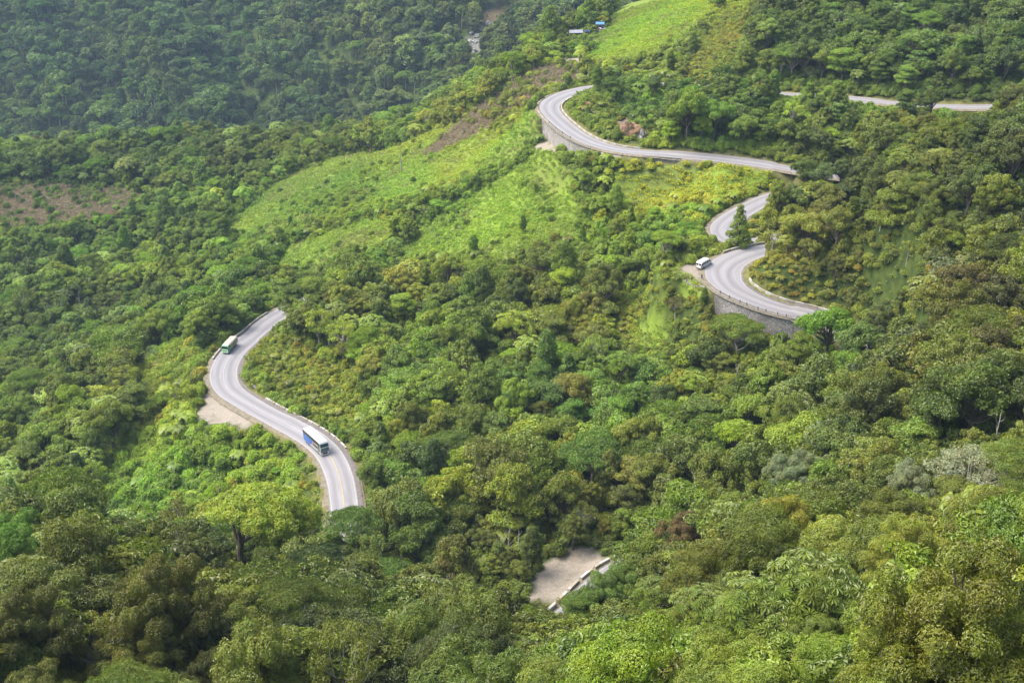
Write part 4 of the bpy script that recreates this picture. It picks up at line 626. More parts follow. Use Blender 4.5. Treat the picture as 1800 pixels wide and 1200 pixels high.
def tuft_mesh(seed, n=46, h=.9, R_=1.3, w=.09):
    rng = np.random.default_rng(seed); r = np.sqrt(rng.uniform(0, 1, n)) * R_; a = rng.uniform(0, 6.283, n); P = np.stack([r * np.cos(a), r * np.sin(a), np.full(n, -.1)], 1)
    up = unit(np.stack([rng.normal(size=n) * .55, rng.normal(size=n) * .55, np.ones(n)], 1)); L = (h * rng.uniform(.5, 1.2, n))[:, None]; s = unit(np.cross(up, rng.normal(size=(n, 3)))) * w
    bend = np.stack([rng.normal(size=n) * .3, rng.normal(size=n) * .3, np.full(n, -.12)], 1)
    V = np.stack([P - s, P + s, P + up * L * .6 + s * 1.6, P + up * L * .6 - s * 1.6], 1).reshape(-1, 3); V2 = np.stack([P + up * L * .6 - s * 1.6, P + up * L * .6 + s * 1.6, P + up * L + bend + s * .3, P + up * L + bend - s * .3], 1).reshape(-1, 3)
    F = np.arange(2 * n * 4).reshape(-1, 4); t = rng.uniform(.2, .9, n)
    return np_mesh("grass_tuft", np.concatenate([V, V2]), F, [m_leaf], attrs={"leaf_tone": ('FACE', 'FLOAT', np.r_[t, t])})
def herb_mesh(seed, n=60, R_=1.2, h=.6, size=.5):
    rng = np.random.default_rng(seed); r = np.sqrt(rng.uniform(0, 1, n)) * R_; a = rng.uniform(0, 6.283, n); P = np.stack([r * np.cos(a), r * np.sin(a), rng.uniform(.1, 1, n) * h * (1 - .5 * (r / R_) ** 2)], 1)
    Nr = unit(np.array([0, 0, 1.0]) + rng.normal(size=(n, 3)) * .5); v, f = leaves(P, Nr, size, .7, rng)
    return np_mesh("herb_patch", v, f, [m_leaf], attrs={"leaf_tone": ('FACE', 'FLOAT', np.clip(rng.normal(size=n) * .2 + .45, 0, 1))})
def sticks_mesh(seed, n=34):
    rng = np.random.default_rng(seed); mb = MB()
    for k in range(n):
        p = np.array([*rng.uniform(-1.6, 1.6, 2), rng.uniform(0, .3)]); d = unit(np.array([*rng.normal(size=2), rng.uniform(.0, .9)])); L = rng.uniform(.7, 2.2); mb.tube([p, p + d * L * .5 + rng.normal(size=3) * .08, p + d * L], [.05, .035, .015], 3, cap=False)
    me = bpy.data.meshes.new("dead_sticks"); me.from_pydata(mb.V, [], mb.F); me.materials.append(m_stick); return me

# ---- colour of the vegetation over the area (each kind of plant has its own leaf colour; regional tints also have hillside shading painted in)
TINTS = np.array(TINT_POINTS)      # x, y, r, g, b
def region_tint(x, y):
    x = np.asarray(x, float).ravel(); y = np.asarray(y, float).ravel(); w = 1 / (((x[:, None] - TINTS[None, :, 0]) ** 2 + (y[:, None] - TINTS[None, :, 1]) ** 2) / np.maximum(30, .06 * y[:, None]) ** 2 + .25) ** 1.7
    w /= w.sum(1, keepdims=True); c = w @ TINTS[:, 2:]
    v = fbm(x, y, 38, 21, 3); c = c * (.72 + .56 * v)[:, None]; h = (fbm(x, y, 26, 77, 2) - .5)[:, None]; return c * (1 + h * np.array([[.5, .1, -.3]]))
def hsh(x, y, k):
    n = (np.floor(x * 7.3).astype(np.int64) * 73856093 ^ np.floor(y * 7.7).astype(np.int64) * 19349663 ^ k * 83492791) & 0x7fffffff
    n = ((n ^ (n >> 15)) * 2246822519) & 0x7fffffff; n = ((n ^ (n >> 13)) * 3266489917) & 0x7fffffff; return ((n ^ (n >> 16)) & 0xfffff) / 1048576.0
def jgrid(x0, x1, y0, y1, sp, k, jit=.42):
    X, Y = np.meshgrid(np.arange(x0, x1, sp), np.arange(y0, y1, sp * .9)); X[1::2] += sp / 2; X = X.ravel(); Y = Y.ravel()
    return X + (hsh(X, Y, k) - .5) * 2 * jit * sp, Y + (hsh(X, Y, k + 1) - .5) * 2 * jit * sp
def in_frustum(x, y, z, mx=.46, lo=-.31, hi=.31):
    tx, ty, d = view(np.stack([x, y, z], -1)); return (np.abs(tx) < mx) & (ty > lo) & (ty < hi) & (d > 20)
# points that must stay in view from the road's lookout: the open road, walls, clearings
S_ = []
for a, b_ in SEEN_ROAD:
    for i in range(a, b_ + 1, 2):
        for o in (-.5, -.2, .2, .5): S_.append([RD[i, 0] + RN[i, 0] * RD[i, 3] * o, RD[i, 1] + RN[i, 1] * RD[i, 3] * o, RD[i, 2]])
for i0, i1, sd_, h in WALLS:
    for i in range(i0, i1 + 1, 2):
        o = sd_ * (RD[i, 3] / 2 + 1.6)
        for q in (.2, .5): S_.append([RD[i, 0] + RN[i, 0] * o, RD[i, 1] + RN[i, 1] * o, RD[i, 2] - wall_prof((i - i0) / (i1 - i0), h) * q])
for (x_, y_, h0, h1, w_) in ((33.3, 669, 1, 3, 3), (46.3, 674, 1, 3.5, 1.5), (46.8, 667.5, .3, 1.5, 1), (117.6, 486.8, .3, 1.7, .2), (57.7, 354, .2, 1.7, .3), (50.9, 366.3, .2, 1.7, .3), (45.4, 475, 0, 4.5, 3), (49.6, 474, 0, 3, 1.5)):
    for h_ in (h0, (h0 + h1) / 2, h1):
        for o in (-w_, 0, w_): S_.append([x_ + o, y_ - .5, float(gz(x_, y_)) + h_])
for p in ZONES['gravel'][:3]:
    p = np.array(p); X, Y = np.meshgrid(np.arange(p[:, 0].min(), p[:, 0].max(), 2.0), np.arange(p[:, 1].min(), p[:, 1].max(), 2.0)); m = pip(X.ravel(), Y.ravel(), p)
    for x_, y_ in zip(X.ravel()[m], Y.ravel()[m]): S_.append([x_, y_, float(gz(x_, y_)) + .2])
S_road = np.array(S_); S_zone = []
for kd, sp in (('meadow', 4.5), ('gravel', 2.5), ('clay', 2.5), ('brown', 5), ('rocks', 5), ('scrub', 5), ('lush', 6)):
    for p in ZONES[kd]:
        p = np.array(p)
        if len(p) < 3: continue
        X, Y = np.meshgrid(np.arange(p[:, 0].min(), p[:, 0].max(), sp), np.arange(p[:, 1].min(), p[:, 1].max(), sp)); m = pip(X.ravel(), Y.ravel(), p); q = np.stack([X.ravel()[m], Y.ravel()[m]], 1)
        if len(q): S_zone.append(np.c_[q, gz(q[:, 0], q[:, 1]) + .3])
S_zone = np.concatenate(S_zone)
def blocks(x, y, zb, R_, H, S, k=1.0, allow=0):
    """does a crown of radius R_ and height H at (x, y, zb) hide any of the points S from the lookout?"""
    sx, sy, sd_ = view(S); cx, cy, cd = view(np.stack([x, y, zb + H * .6], -1)); ax = R_ / cd * k; ay = (H * .42 + R_ * .25) / cd * k; out = np.zeros(len(x), int)
    for i in range(0, len(x), 1500):
        s_ = slice(i, i + 1500); e = ((cx[s_, None] - sx[None]) / ax[s_, None]) ** 2 + ((cy[s_, None] - sy[None]) / ay[s_, None]) ** 2
        out[s_] = ((e < 1) & (cd[s_, None] < sd_[None] + 2)).sum(1)
    return out > allow
KM = dict(round=(1, 1, 1), fine=(1.08, 1.0, .9), moss=(1.14, 1.0, .9), umbrella=(1.02, 1.12, .9), tall=(.85, .92, .9), tiered=(1.0, 1.07, .85), sparse=(1.3, 1.2, 1.2), palmate=(1.2, 1.2, 1.0), cone=(.8, .95, 1.0))
def pick_kind(x, y, d):
    h = hsh(x, y, 11); t = np.empty(len(x), dtype=object)
    cum = [('round', .33), ('fine', .50), ('moss', .62), ('umbrella', .70), ('tall', .75), ('tiered', .88), ('sparse', .955), ('palmate', 1.01)]
    t[:] = 'round'; far_ = d > 150; done = np.zeros(len(x), bool)
    for nm, c in cum: m = (~done) & (h < c); t[m] = nm; done |= m
    t[(~far_) & (t == 'sparse')] = 'fine'; t[(d < 260) & (t == 'tall')] = 'round'
    return t
def tree_tint(kinds, x, y):
    c = region_tint(x, y) * np.array([KM[k] for k in kinds]); h = hsh(x, y, 31); h2 = hsh(x, y, 32)
    c = c * (.7 + .6 * h2)[:, None]

    for lo, hi, mul in ((0, .03, (1.08, .94, .95)), (.03, .065, (1.4, 1.35, .8)), (.065, .10, (1.25, 1.2, 2.0)), (.10, .24, (.66, .73, .8))):
        m = (h >= lo) & (h < hi); c[m] *= mul
    return np.clip(c, .012, .42)
# ---- every tree: position first, then which ones stand on their own
tx_, ty_ = [], []
for (y0, y1, sp, k) in ((60, 270, 6.4, 1), (270, 560, 5.3, 3), (560, 900, 6.0, 5), (900, 1650, 8.6, 7)):
    xr = .5 * y1 + 30; X, Y = jgrid(-xr, xr, y0, y1, sp, k); tx_.append(X); ty_.append(Y)
TX = np.concatenate(tx_); TY = np.concatenate(ty_); TZ = gz(TX, TY); m = in_frustum(TX, TY, TZ + 5); TX, TY, TZ = TX[m], TY[m], TZ[m]
rd, _, rw = road_near(TX, TY); m = (rd > rw + 4.5)
for kd in ('meadow', 'gravel', 'clay', 'brown', 'rocks'): m &= ~in_zone(TX, TY, kd, 1.5) | ((hsh(TX, TY, 90) < {'meadow': .02, 'brown': .14}.get(kd, -1)))
scr = in_zone(TX, TY, 'scrub'); lus = in_zone(TX, TY, 'lush'); m &= ~(scr & (hsh(TX, TY, 91) > .05)) & ~(lus & (hsh(TX, TY, 92) > .12))
for (a, b_, r_) in KEEP_CLEAR: m &= np.hypot(TX - a, TY - b_) > r_
TX, TY, TZ = TX[m], TY[m], TZ[m]; scr = scr[m]; lus = lus[m]
TD = view(np.stack([TX, TY, TZ], -1))[2]; TK = pick_kind(TX, TY, TD); TV = np.array([int(h * VARS[k]) for h, k in zip(hsh(TX, TY, 41), TK)])
TS = .62 + .85 * hsh(TX, TY, 51) ** 1.6; TS = np.where(TY < 270, TS * 1.15, TS); TS = np.where(TY > 900, TS * 1.45, TS); TS = TS * np.clip(.55 + .95 * fbm(TX, TY, 34, 13, 2), .6, 1.45)
TS = np.where((scr | lus), TS * .45, TS)
TOP = np.array([PROTO[(k, v)]['top'] for k, v in zip(TK, TV)]); TR = np.array([PROTO[(k, v)]['r'] for k, v in zip(TK, TV)])
for it in range(3):    # smaller trees where a big one would stand in the line of sight
    b_ = blocks(TX, TY, TZ, TR * TS, TOP * TS, S_road) | ((TD > 150) & blocks(TX, TY, TZ, TR * TS, TOP * TS, S_zone, .8, 0)); TS = np.where(b_, TS * .62, TS)
b_ = blocks(TX, TY, TZ, TR * TS, TOP * TS, S_road); m = ~b_ & (TS > .22)
TX, TY, TZ, TD, TK, TV, TS, TOP, TR = [a[m] for a in (TX, TY, TZ, TD, TK, TV, TS, TOP, TR)]
TC = tree_tint(TK, TX, TY); TROT = hsh(TX, TY, 61) * 6.283; TSZ = .85 + .35 * hsh(TX, TY, 62)
print("trees", len(TX))
# ---- landmark trees
def big_lobes(rng):
    L = []
    for k in range(58):
        z = 1 - (k + .5) / 58 * 1.15; a = k * 2.39996 + rng.uniform(-.3, .3); rr = math.sqrt(max(0, 1 - z * z)) * rng.uniform(.85, 1.08); q = rng.uniform(.75, 1.3)
        x, y = 6.6 * rr * math.cos(a), 5.4 * rr * math.sin(a)
        if x < -1 and z < .35: continue
        L.append((x + 3.6, y, 11.5 + 4.6 * z, 1.5 * q, .95 * q))
    return L
rng = np.random.default_rng(7); BL = big_lobes(rng); v, f, t = crown_arrays('round', BL, rng, 'near')
big_crown = np_mesh("crown", v, f, [m_leaf], attrs={"leaf_tone": ('FACE', 'FLOAT', t)})
mb = MB(); mb.tube([(0, 0, -2), (.1, 0, 2), (-.1, .1, 5), (.3, 0, 7.2)], [.75, .55, .5, .42], 10)
fork = [((.3, 0, 7.0), (2.6, -.3, 9.0), (5.2, -.5, 10.6)), ((.3, 0, 7), (1.2, .6, 10.2), (2.4, 1.0, 13.4)), ((.2, 0, 6.5), (.2, -.6, 9.6), (.8, -1.4, 12.6)), ((.1, 0, 6.2), (-.6, .4, 9), (-.8, .5, 12.2))]
for P in fork: mb.tube(P, [.34, .24, .14], 8)
ends = [np.array(P[2]) for P in fork]
for l in BL:
    e = np.array(l[:3]) - [0, 0, .4]; s = min(ends, key=lambda q: np.linalg.norm(q - e)); mb.tube([s, (s + e) / 2 + [0, 0, -.3], e], [.11, .07, .03], 5, cap=False)
me = bpy.data.meshes.new("trunk"); me.from_pydata(mb.V, [], mb.F); me.materials.append(m_bark); big_trunk = me
mb = MB(); mb.tube([(0, 0, -1), (.2, 0, 4), (-.1, .1, 8.5), (.1, 0, 11)], [.28, .22, .15, .06], 6)
for z, a in ((5.5, .5), (7, 3.2), (8.4, 1.9)): mb.tube([(0, 0, z), (math.cos(a) * .9, math.sin(a) * .9, z + .7)], [.09, .03], 5)
me = bpy.data.meshes.new("dead_trunk"); me.from_pydata(mb.V, [], mb.F); me.materials.append(m_bark_pale); pole_mesh = me
mb = MB(); mb.tube([(0, 0, -1), (.15, 0, 3.5), (.05, .1, 7.5), (.5, 0, 10.5), (.7, .1, 12)], [.2, .17, .13, .09, .03], 6)
for z, a, l in ((6, .5, 1.6), (7.6, 3.2, 2.2), (8.8, 1.9, 1.5), (9.6, 4.4, 1.7), (10.4, 0, 1.3)): mb.tube([(.2, 0, z), (.2 + math.cos(a) * l * .6, math.sin(a) * l * .5, z + .9), (.2 + math.cos(a) * l, math.sin(a) * l * .7, z + 2.1)], [.07, .05, .02], 5)
me = bpy.data.meshes.new("dead_tree"); me.from_pydata(mb.V, [], mb.F); me.materials.append(mat("bleached_wood", (.34, .31, .26), .9, var=.2)); snag_mesh = me
TREES = []
def tree_thing(kind, var, x, y, z, s, sz, rz, tint, label=None, group=None, close=False):
    if kind in ('pole', 'snag'):
        o = obj("dead_tree", pole_mesh if kind == 'pole' else snag_mesh, loc=(x, y, z)); o.rotation_euler = (0, 0, x); o.scale = (s, s, s); props(o, label, "dead tree"); return o
    e = dict(crown=big_crown, trunk=big_trunk) if kind == 'big' else PROTO[(kind, var)]
    t = bpy.data.objects.new("tree", None); COL.objects.link(t); t.location = (x, y, z); t.rotation_euler = (0, 0, rz); t.scale = (s * (1 + .16 * math.sin(x * 1.7 + y)), s * (1 - .14 * math.sin(x * 1.7 + y)), s * sz)
    for part in ('trunk', 'crown'):
        o = bpy.data.objects.new(part, e['close'] if (part == 'crown' and close and 'close' in e) else e[part]); COL.objects.link(o); o.parent = t; o["tint"] = [float(c) for c in tint]
    props(t, label, "tree", group); TREES.append((t, kind, tint)); return t
lx = np.array([l[0] for l in LANDMARK_TREES]); ly = np.array([l[1] for l in LANDMARK_TREES]); lz = gz(lx, ly)
for i, (x, y, kd, s, tint, lab, rc) in enumerate(LANDMARK_TREES):
    tree_thing(kd, i % VARS.get(kd, 1), x, y, lz[i] - .2, s, 1.0, 0 if kd == 'big' else i * 1.3, tint, lab, close=y < 200)
    if kd not in ('pole', 'snag'):
        m = np.hypot(TX - x, TY - y) > rc * .8
        TX, TY, TZ, TD, TK, TV, TS, TOP, TR, TC, TROT, TSZ = [a[m] for a in (TX, TY, TZ, TD, TK, TV, TS, TOP, TR, TC, TROT, TSZ)]
LM = {}   # landmark positions in the view, for wording the labels
# keep the big landmark crowns from being buried
_lm = np.array([[x, y, gz(x, y) + (PROTO.get((kd, 0), {}).get('top', 12)) * s * .8] for x, y, kd, s, *_ in LANDMARK_TREES])
for it in range(2): b_ = blocks(TX, TY, TZ, TR * TS, TOP * TS * TSZ, _lm, .95); TS = np.where(b_ & (TD < 520), TS * .62, TS)
_b = [l for l in LANDMARK_TREES if l[2] == 'big'][0]; _bz = float(gz(_b[0], _b[1])); _bp = np.array([[_b[0] + dx, _b[1], _bz + h_] for dx, h_ in ((0, 4), (0, 6), (0, 8), (2, 10), (-2, 12), (5, 11), (8, 12), (0, 15), (4, 17), (8, 15), (-3, 14))])
_pp = np.array([[x + dx, y, gz(x, y) + h_ * s] for x, y, kd, s, *_ in LANDMARK_TREES if kd == 'palmate' for dx, h_ in ((0, 6), (0, 8.5), (-2, 7), (2, 7))])
m = ~(blocks(TX, TY, TZ, TR * TS, TOP * TS * TSZ, _bp, .9) | blocks(TX, TY, TZ, TR * TS, TOP * TS * TSZ, _pp, .8))
TX, TY, TZ, TD, TK, TV, TS, TOP, TR, TC, TROT, TSZ = [a[m] for a in (TX, TY, TZ, TD, TK, TV, TS, TOP, TR, TC, TROT, TSZ)]
# ---- which trees show: paint them front to back into a small id picture
W_, H_ = 768, 512
def id_picture():
    cx, cy, cd = view(np.stack([TX, TY, TZ + TOP * TS * TSZ * .68], -1)); ids = np.full((H_, W_), -1, np.int32); hid = np.zeros((H_, W_), bool)
    tv = math.tan(math.radians(21.8))     # half width: 18 mm / 45 mm
    f = W_ / 2 / .4
    # ground as an occluder, coarse
    order = np.argsort(cd); px = W_ / 2 + cx * f; py = H_ / 2 - cy * f; rx = TR * TS / cd * f * .92; ry = TOP * TS * TSZ * .36 / cd * f + rx * .3
    P = np.stack([TX, TY, TZ + TOP * TS * TSZ * .8], -1); vis = np.ones(len(TX), bool)
    for q in np.linspace(.08, .97, 45):
        S = CAM + (P - CAM) * q; vis &= gz(S[:, 0], S[:, 1]) < S[:, 2] + .5
    for i in order:
        if not vis[i]: continue
        x0, x1 = int(px[i] - rx[i]), int(px[i] + rx[i]) + 2; y0, y1 = int(py[i] - ry[i]), int(py[i] + ry[i]) + 2
        x0, y0 = max(0, x0), max(0, y0); x1, y1 = min(W_, x1), min(H_, y1)
        if x1 <= x0 or y1 <= y0: continue
        sub = ids[y0:y1, x0:x1]
        yy, xx = np.mgrid[y0:y1, x0:x1]; m = (((xx - px[i]) / rx[i]) ** 2 + ((yy - py[i]) / ry[i]) ** 2 < 1) & (sub < 0); sub[m] = i
    cnt = np.bincount(ids[ids >= 0], minlength=len(TX)); return cnt, px, py
N_OWN = 300 - sum(1 for l in LANDMARK_TREES if l[2] not in ("pole", "snag"))
cnt, PX, PY = id_picture(); own = np.argsort(-cnt)[:N_OWN]; own = own[cnt[own] > 0]
# ---- labels: look first, then the nearest thing one can find
def tone_word(c):
    r, g, b_ = c; s = r + g + b_
    if r > g * 1.02: return "red-brown" if s < .3 else "tan-brown"
    if b_ > g * .42 and s > .22: return "grey-green"
    if r > g * .84: return "olive-brown" if s < .2 else "yellowish olive"
    if g > .17 and b_ < g * .25: return "yellow-green"
    if s < .135: return "very dark green"
    if s < .19: return "dark green"
    if b_ > g * .3: return "bluish green"
    return "mid green" if s < .25 else "bright green"
SHAPE = dict(round="round-crowned", fine="fine-leaved bushy", moss="lumpy-crowned", umbrella="flat-topped", tall="tall narrow", tiered="layered", sparse="thin see-through", palmate="hand-leaved", cone="conical")
def vp(x, y, z):
    a, b_, d = view(np.array([x, y, z])); f = W_ / 2 / .4; return W_ / 2 + a * f, H_ / 2 - b_ * f
for nm, (x, y, z) in LABEL_MARKS.items(): LM[nm] = vp(x, y, z)
used = {}; rows = []
for i in own:
    best = min(LM.items(), key=lambda kv: (kv[1][0] - PX[i]) ** 2 + (kv[1][1] - PY[i]) ** 2); dx, dy = PX[i] - best[1][0], PY[i] - best[1][1]
    dist = math.hypot(dx, dy); w = "left of" if dx < -abs(dy) * .9 else "right of" if dx > abs(dy) * .9 else ("below" if dy > 0 else "above")
    rows.append([i, "%s %s tree" % (tone_word(TC[i]), SHAPE[TK[i]]), w, best[0], dist])
grp = {}
for r in rows: grp.setdefault((r[1], r[2], r[3]), []).append(r)
ORD = ["nearest", "second nearest", "third nearest", "fourth nearest", "fifth nearest", "sixth nearest", "seventh nearest", "eighth nearest"]
lab = {}
for (d_, w, nm), L in grp.items():
    L.sort(key=lambda r: r[4])
    for k, r in enumerate(L): lab[r[0]] = "%s %s %s" % (d_, w, nm) if len(L) == 1 else ("%s %s %s, %s" % (d_, w, nm, ORD[min(k, 7)])).replace("of the largest flat-topped", "of the flat-topped")
for k_ in lab:
    if len(lab[k_].split()) > 15: lab[k_] = lab[k_].replace('yellowish ', '').replace('very ', '')
    if len(lab[k_].split()) > 15: lab[k_] = lab[k_].replace(' bushy', '').replace(' see-through', '')
for i in own:
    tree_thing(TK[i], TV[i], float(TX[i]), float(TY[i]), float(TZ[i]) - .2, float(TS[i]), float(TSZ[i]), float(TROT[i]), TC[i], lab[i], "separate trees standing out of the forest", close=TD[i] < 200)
# ---- everything else that grows: one object for each mass
def mass(name, label, cat, meshes, idx, pos, rz, scl, tint, tilt=None):
    col = bpy.data.collections.new(name + "_kinds")
    for k, me in enumerate(meshes):
        col.objects.link(bpy.data.objects.new("%s_kind_%02d" % (name, k), me))
    n = len(pos); me = bpy.data.meshes.new(name); me.vertices.add(n); me.vertices.foreach_set("co", np.asarray(pos, np.float32).ravel())
    rot = np.zeros((n, 3), np.float32); rot[:, 2] = rz
    if tilt is not None: rot[:, :2] = tilt
    for k, typ, arr in (("pick", 'INT', idx), ("rot", 'FLOAT_VECTOR', rot), ("scl", 'FLOAT_VECTOR', scl), ("tint", 'FLOAT_VECTOR', tint)):
        a = me.attributes.new(k, typ, 'POINT'); a.data.foreach_set("vector" if typ == 'FLOAT_VECTOR' else "value", np.asarray(arr, np.int32 if typ == 'INT' else np.float32).ravel())
    ng = bpy.data.node_groups.new(name, 'GeometryNodeTree'); ng.interface.new_socket("Geometry", in_out='INPUT', socket_type='NodeSocketGeometry'); ng.interface.new_socket("Geometry", in_out='OUTPUT', socket_type='NodeSocketGeometry')
    gi = ng.nodes.new("NodeGroupInput"); go = ng.nodes.new("NodeGroupOutput"); mp = ng.nodes.new("GeometryNodeMeshToPoints"); ip = ng.nodes.new("GeometryNodeInstanceOnPoints"); ci = ng.nodes.new("GeometryNodeCollectionInfo")
    ci.inputs["Collection"].default_value = col; ci.inputs["Separate Children"].default_value = True; ci.inputs["Reset Children"].default_value = True; ip.inputs["Pick Instance"].default_value = True
    def na(nm, typ):
        q = ng.nodes.new("GeometryNodeInputNamedAttribute"); q.data_type = typ; q.inputs["Name"].default_value = nm; return q.outputs["Attribute"]
    ng.links.new(gi.outputs[0], mp.inputs[0]); ng.links.new(mp.outputs[0], ip.inputs["Points"]); ng.links.new(ci.outputs[0], ip.inputs["Instance"])
    ng.links.new(na("pick", 'INT'), ip.inputs["Instance Index"]); ng.links.new(na("rot", 'FLOAT_VECTOR'), ip.inputs["Rotation"]); ng.links.new(na("scl", 'FLOAT_VECTOR'), ip.inputs["Scale"]); ng.links.new(ip.outputs[0], go.inputs[0])
    o = obj(name, me); md = o.modifiers.new("scatter", 'NODES'); md.node_group = ng
    return props(o, label, cat, kind="stuff")
keep = np.ones(len(TX), bool); keep[own] = False
pk = list(PROTO.keys()); base = {k: i for i, k in enumerate(pk)}; meshes = [PROTO[k]['mid'] for k in pk] + [PROTO[k]['far'] for k in pk]
idx = np.array([base[(k, v)] for k, v in zip(TK, TV)]) + np.where(TD > 1000, len(pk), 0)
def sub(m): return idx[m], np.stack([TX[m], TY[m], TZ[m] - .3], 1), TROT[m], np.stack([TS[m] * (1 + .18 * np.sin(TX[m] * 1.7)), TS[m] * (1 - .15 * np.sin(TX[m] * 1.7)), TS[m] * TSZ[m]], 1), TC[m]
mass("forest", "dense cloud forest covering the hillsides", "forest", meshes, *sub(keep))
# bushes
bx, by = [], []
for (y0, y1, sp, k) in ((60, 330, 2.9, 201), (330, 560, 1.9, 203), (560, 760, 3.4, 205)):
    xr = .5 * y1 + 20; X, Y = jgrid(-xr, xr, y0, y1, sp, k); bx.append(X); by.append(Y)
BX = np.concatenate(bx); BY = np.concatenate(by); BZ = gz(BX, BY); m = in_frustum(BX, BY, BZ); BX, BY, BZ = BX[m], BY[m], BZ[m]
rd, _, rw = road_near(BX, BY); zn = {k: in_zone(BX, BY, k, 2) for k in ZONES}; h = hsh(BX, BY, 211)
m = rd > rw + 3.0
for i0, i1, sd_, hh_ in WALLS:
    m &= ~((np.min(np.hypot(BX[:, None] - RD[None, i0:i1:3, 0], BY[:, None] - RD[None, i0:i1:3, 1]), 1)) < 6.3)
m &= ~(zn['gravel'] | zn['clay'] | zn['rocks']) & ~(zn['meadow'] & (h > .02 + np.where(BX > 30, .08, .4) * (fbm(BX, BY, 26, 303) > .58))) & ~(zn['brown'] & (h > .3 + .5 * (fbm(BX, BY, 18, 305) > .6)))
for (a, b2, r_) in KEEP_CLEAR: m &= np.hypot(BX - a, BY - b2) > r_ * .6
BX, BY, BZ, h = BX[m], BY[m], BZ[m], h[m]; scr = zn['scrub'][m]; lus = zn['lush'][m]; mdw = zn['meadow'][m]
BS = .6 + .75 * hsh(BX, BY, 213); BS = np.where(scr, BS * .6, BS); BS = np.where(lus, BS * 1.15, BS); BS = np.where(mdw, BS * .65, BS)
b_ = blocks(BX, BY, BZ, 1.7 * BS, 2.0 * BS, S_road); m = ~b_; BX, BY, BZ, BS, scr, lus, mdw = [a[m] for a in (BX, BY, BZ, BS, scr, lus, mdw)]
BM = [bush_mesh(900, 'near'), bush_mesh(901, 'near', .8), bush_mesh(902, 'mid'), bush_mesh(903, 'mid', .8), bush_mesh(904, 'mid', 1.25), fern_mesh(5), fern_mesh(6, 2.4, 2.3)]
hh = hsh(BX, BY, 215); BD = view(np.stack([BX, BY, BZ], -1))[2]; bi = np.where(BD < 200, (hh * 2).astype(int), 2 + (hh * 3).astype(int)); bi = np.where((hsh(BX, BY, 217) < .045) & (BD < 560), 5 + (hh > .5), bi)
c = region_tint(BX, BY) * (.7 + .65 * hsh(BX, BY, 219))[:, None] * 1.05; c = np.where(scr[:, None], c * [1.18, 1.02, .9], c); c = np.where(lus[:, None], c * 1.12, c); c[bi >= 5] *= .62; q = hsh(BX, BY, 221) < .04; c[q] *= [1.4, 1.0, 1.1]; q = hsh(BX, BY, 222) < .05; c[q] *= [1.3, 1.25, .8]
mass("undergrowth", "low bushes, ferns and saplings between the trees", "undergrowth", BM, bi, np.stack([BX, BY, BZ - .1], 1), hsh(BX, BY, 223) * 6.28, np.stack([BS, BS, BS * (.8 + .5 * hh)], 1), np.clip(c, .01, .4))
# meadow herbs and grass, dry verge
X, Y = jgrid(-230, 220, 120, 700, 1.55, 301); Z = gz(X, Y); m = in_frustum(X, Y, Z); X, Y, Z = X[m], Y[m], Z[m]; rd, _, rw = road_near(X, Y)
md_ = in_zone(X, Y, 'meadow', 3); other = in_zone(X, Y, 'gravel', 1) | in_zone(X, Y, 'clay', 1); verge = (rd > rw + 2.6) & (rd < rw + 7) & ~other; br = in_zone(X, Y, 'brown', 2)
m = ((md_ & (rd > rw + 2.4)) | (verge & (hsh(X, Y, 302) < .8)) | (in_zone(X, Y, 'scrub', 2) & (rd > rw + 2.4)) | ((Y > 290) & (Y < 540) & (rd > rw + 2.6) & (hsh(X, Y, 309) < .55))) & ~other & ~br & ~((hsh(X, Y, 304) < .12))
for i0, i1, sd_, hh_ in WALLS: m &= ~((np.min(np.hypot(X[:, None] - RD[None, i0:i1:2, 0], Y[:, None] - RD[None, i0:i1:2, 1]), 1)) < 7.2)
X, Y, Z, md_, verge = X[m], Y[m], Z[m], md_[m], verge[m]
GM = [tuft_mesh(1), tuft_mesh(2, h=.7), herb_mesh(3, 90, size=.36), herb_mesh(4, 90, h=1.0, size=.32), herb_mesh(5, 70, size=.42)]
hh = hsh(X, Y, 305); gi_ = (hh * 5).astype(int); s = .7 + .7 * hsh(X, Y, 306); s = np.where(verge & ~md_, s * .55, s); c = region_tint(X, Y) * (.85 + .35 * hsh(X, Y, 307))[:, None] * 1.15
dry = (verge & ~md_) | (fbm(X, Y, 9, 310) > .68); c[dry] = c[dry] * .45 + np.array([.17, .165, .05]) * .75 * (.7 + .6 * hsh(X, Y, 308))[dry][:, None]
mass("grass", "rank grass and leafy herbs on the open slopes and verges", "grass", GM, gi_, np.stack([X, Y, Z], 1), hh * 40, np.stack([s, s, s], 1), np.clip(c, .01, .42))
X, Y = jgrid(-330, 60, 540, 760, 2.1, 401); m = in_zone(X, Y, 'brown', 3); X, Y = X[m], Y[m]; Z = gz(X, Y); hh = hsh(X, Y, 402)
SM = [sticks_mesh(1), sticks_mesh(2), herb_mesh(9, 30), sticks_mesh(3, 20)]; s = .7 + .6 * hsh(X, Y, 403)
mass("brushwood", "brown dead branches left on the cleared slopes", "brushwood", SM, np.where(hsh(X, Y, 404) < .12, 2, np.where(hh < .5, 0, 1 + 2 * (hh > .75))), np.stack([X, Y, Z + .1], 1), hh * 60, np.stack([s, s, s], 1), np.tile([.07, .09, .03], (len(X), 1)))
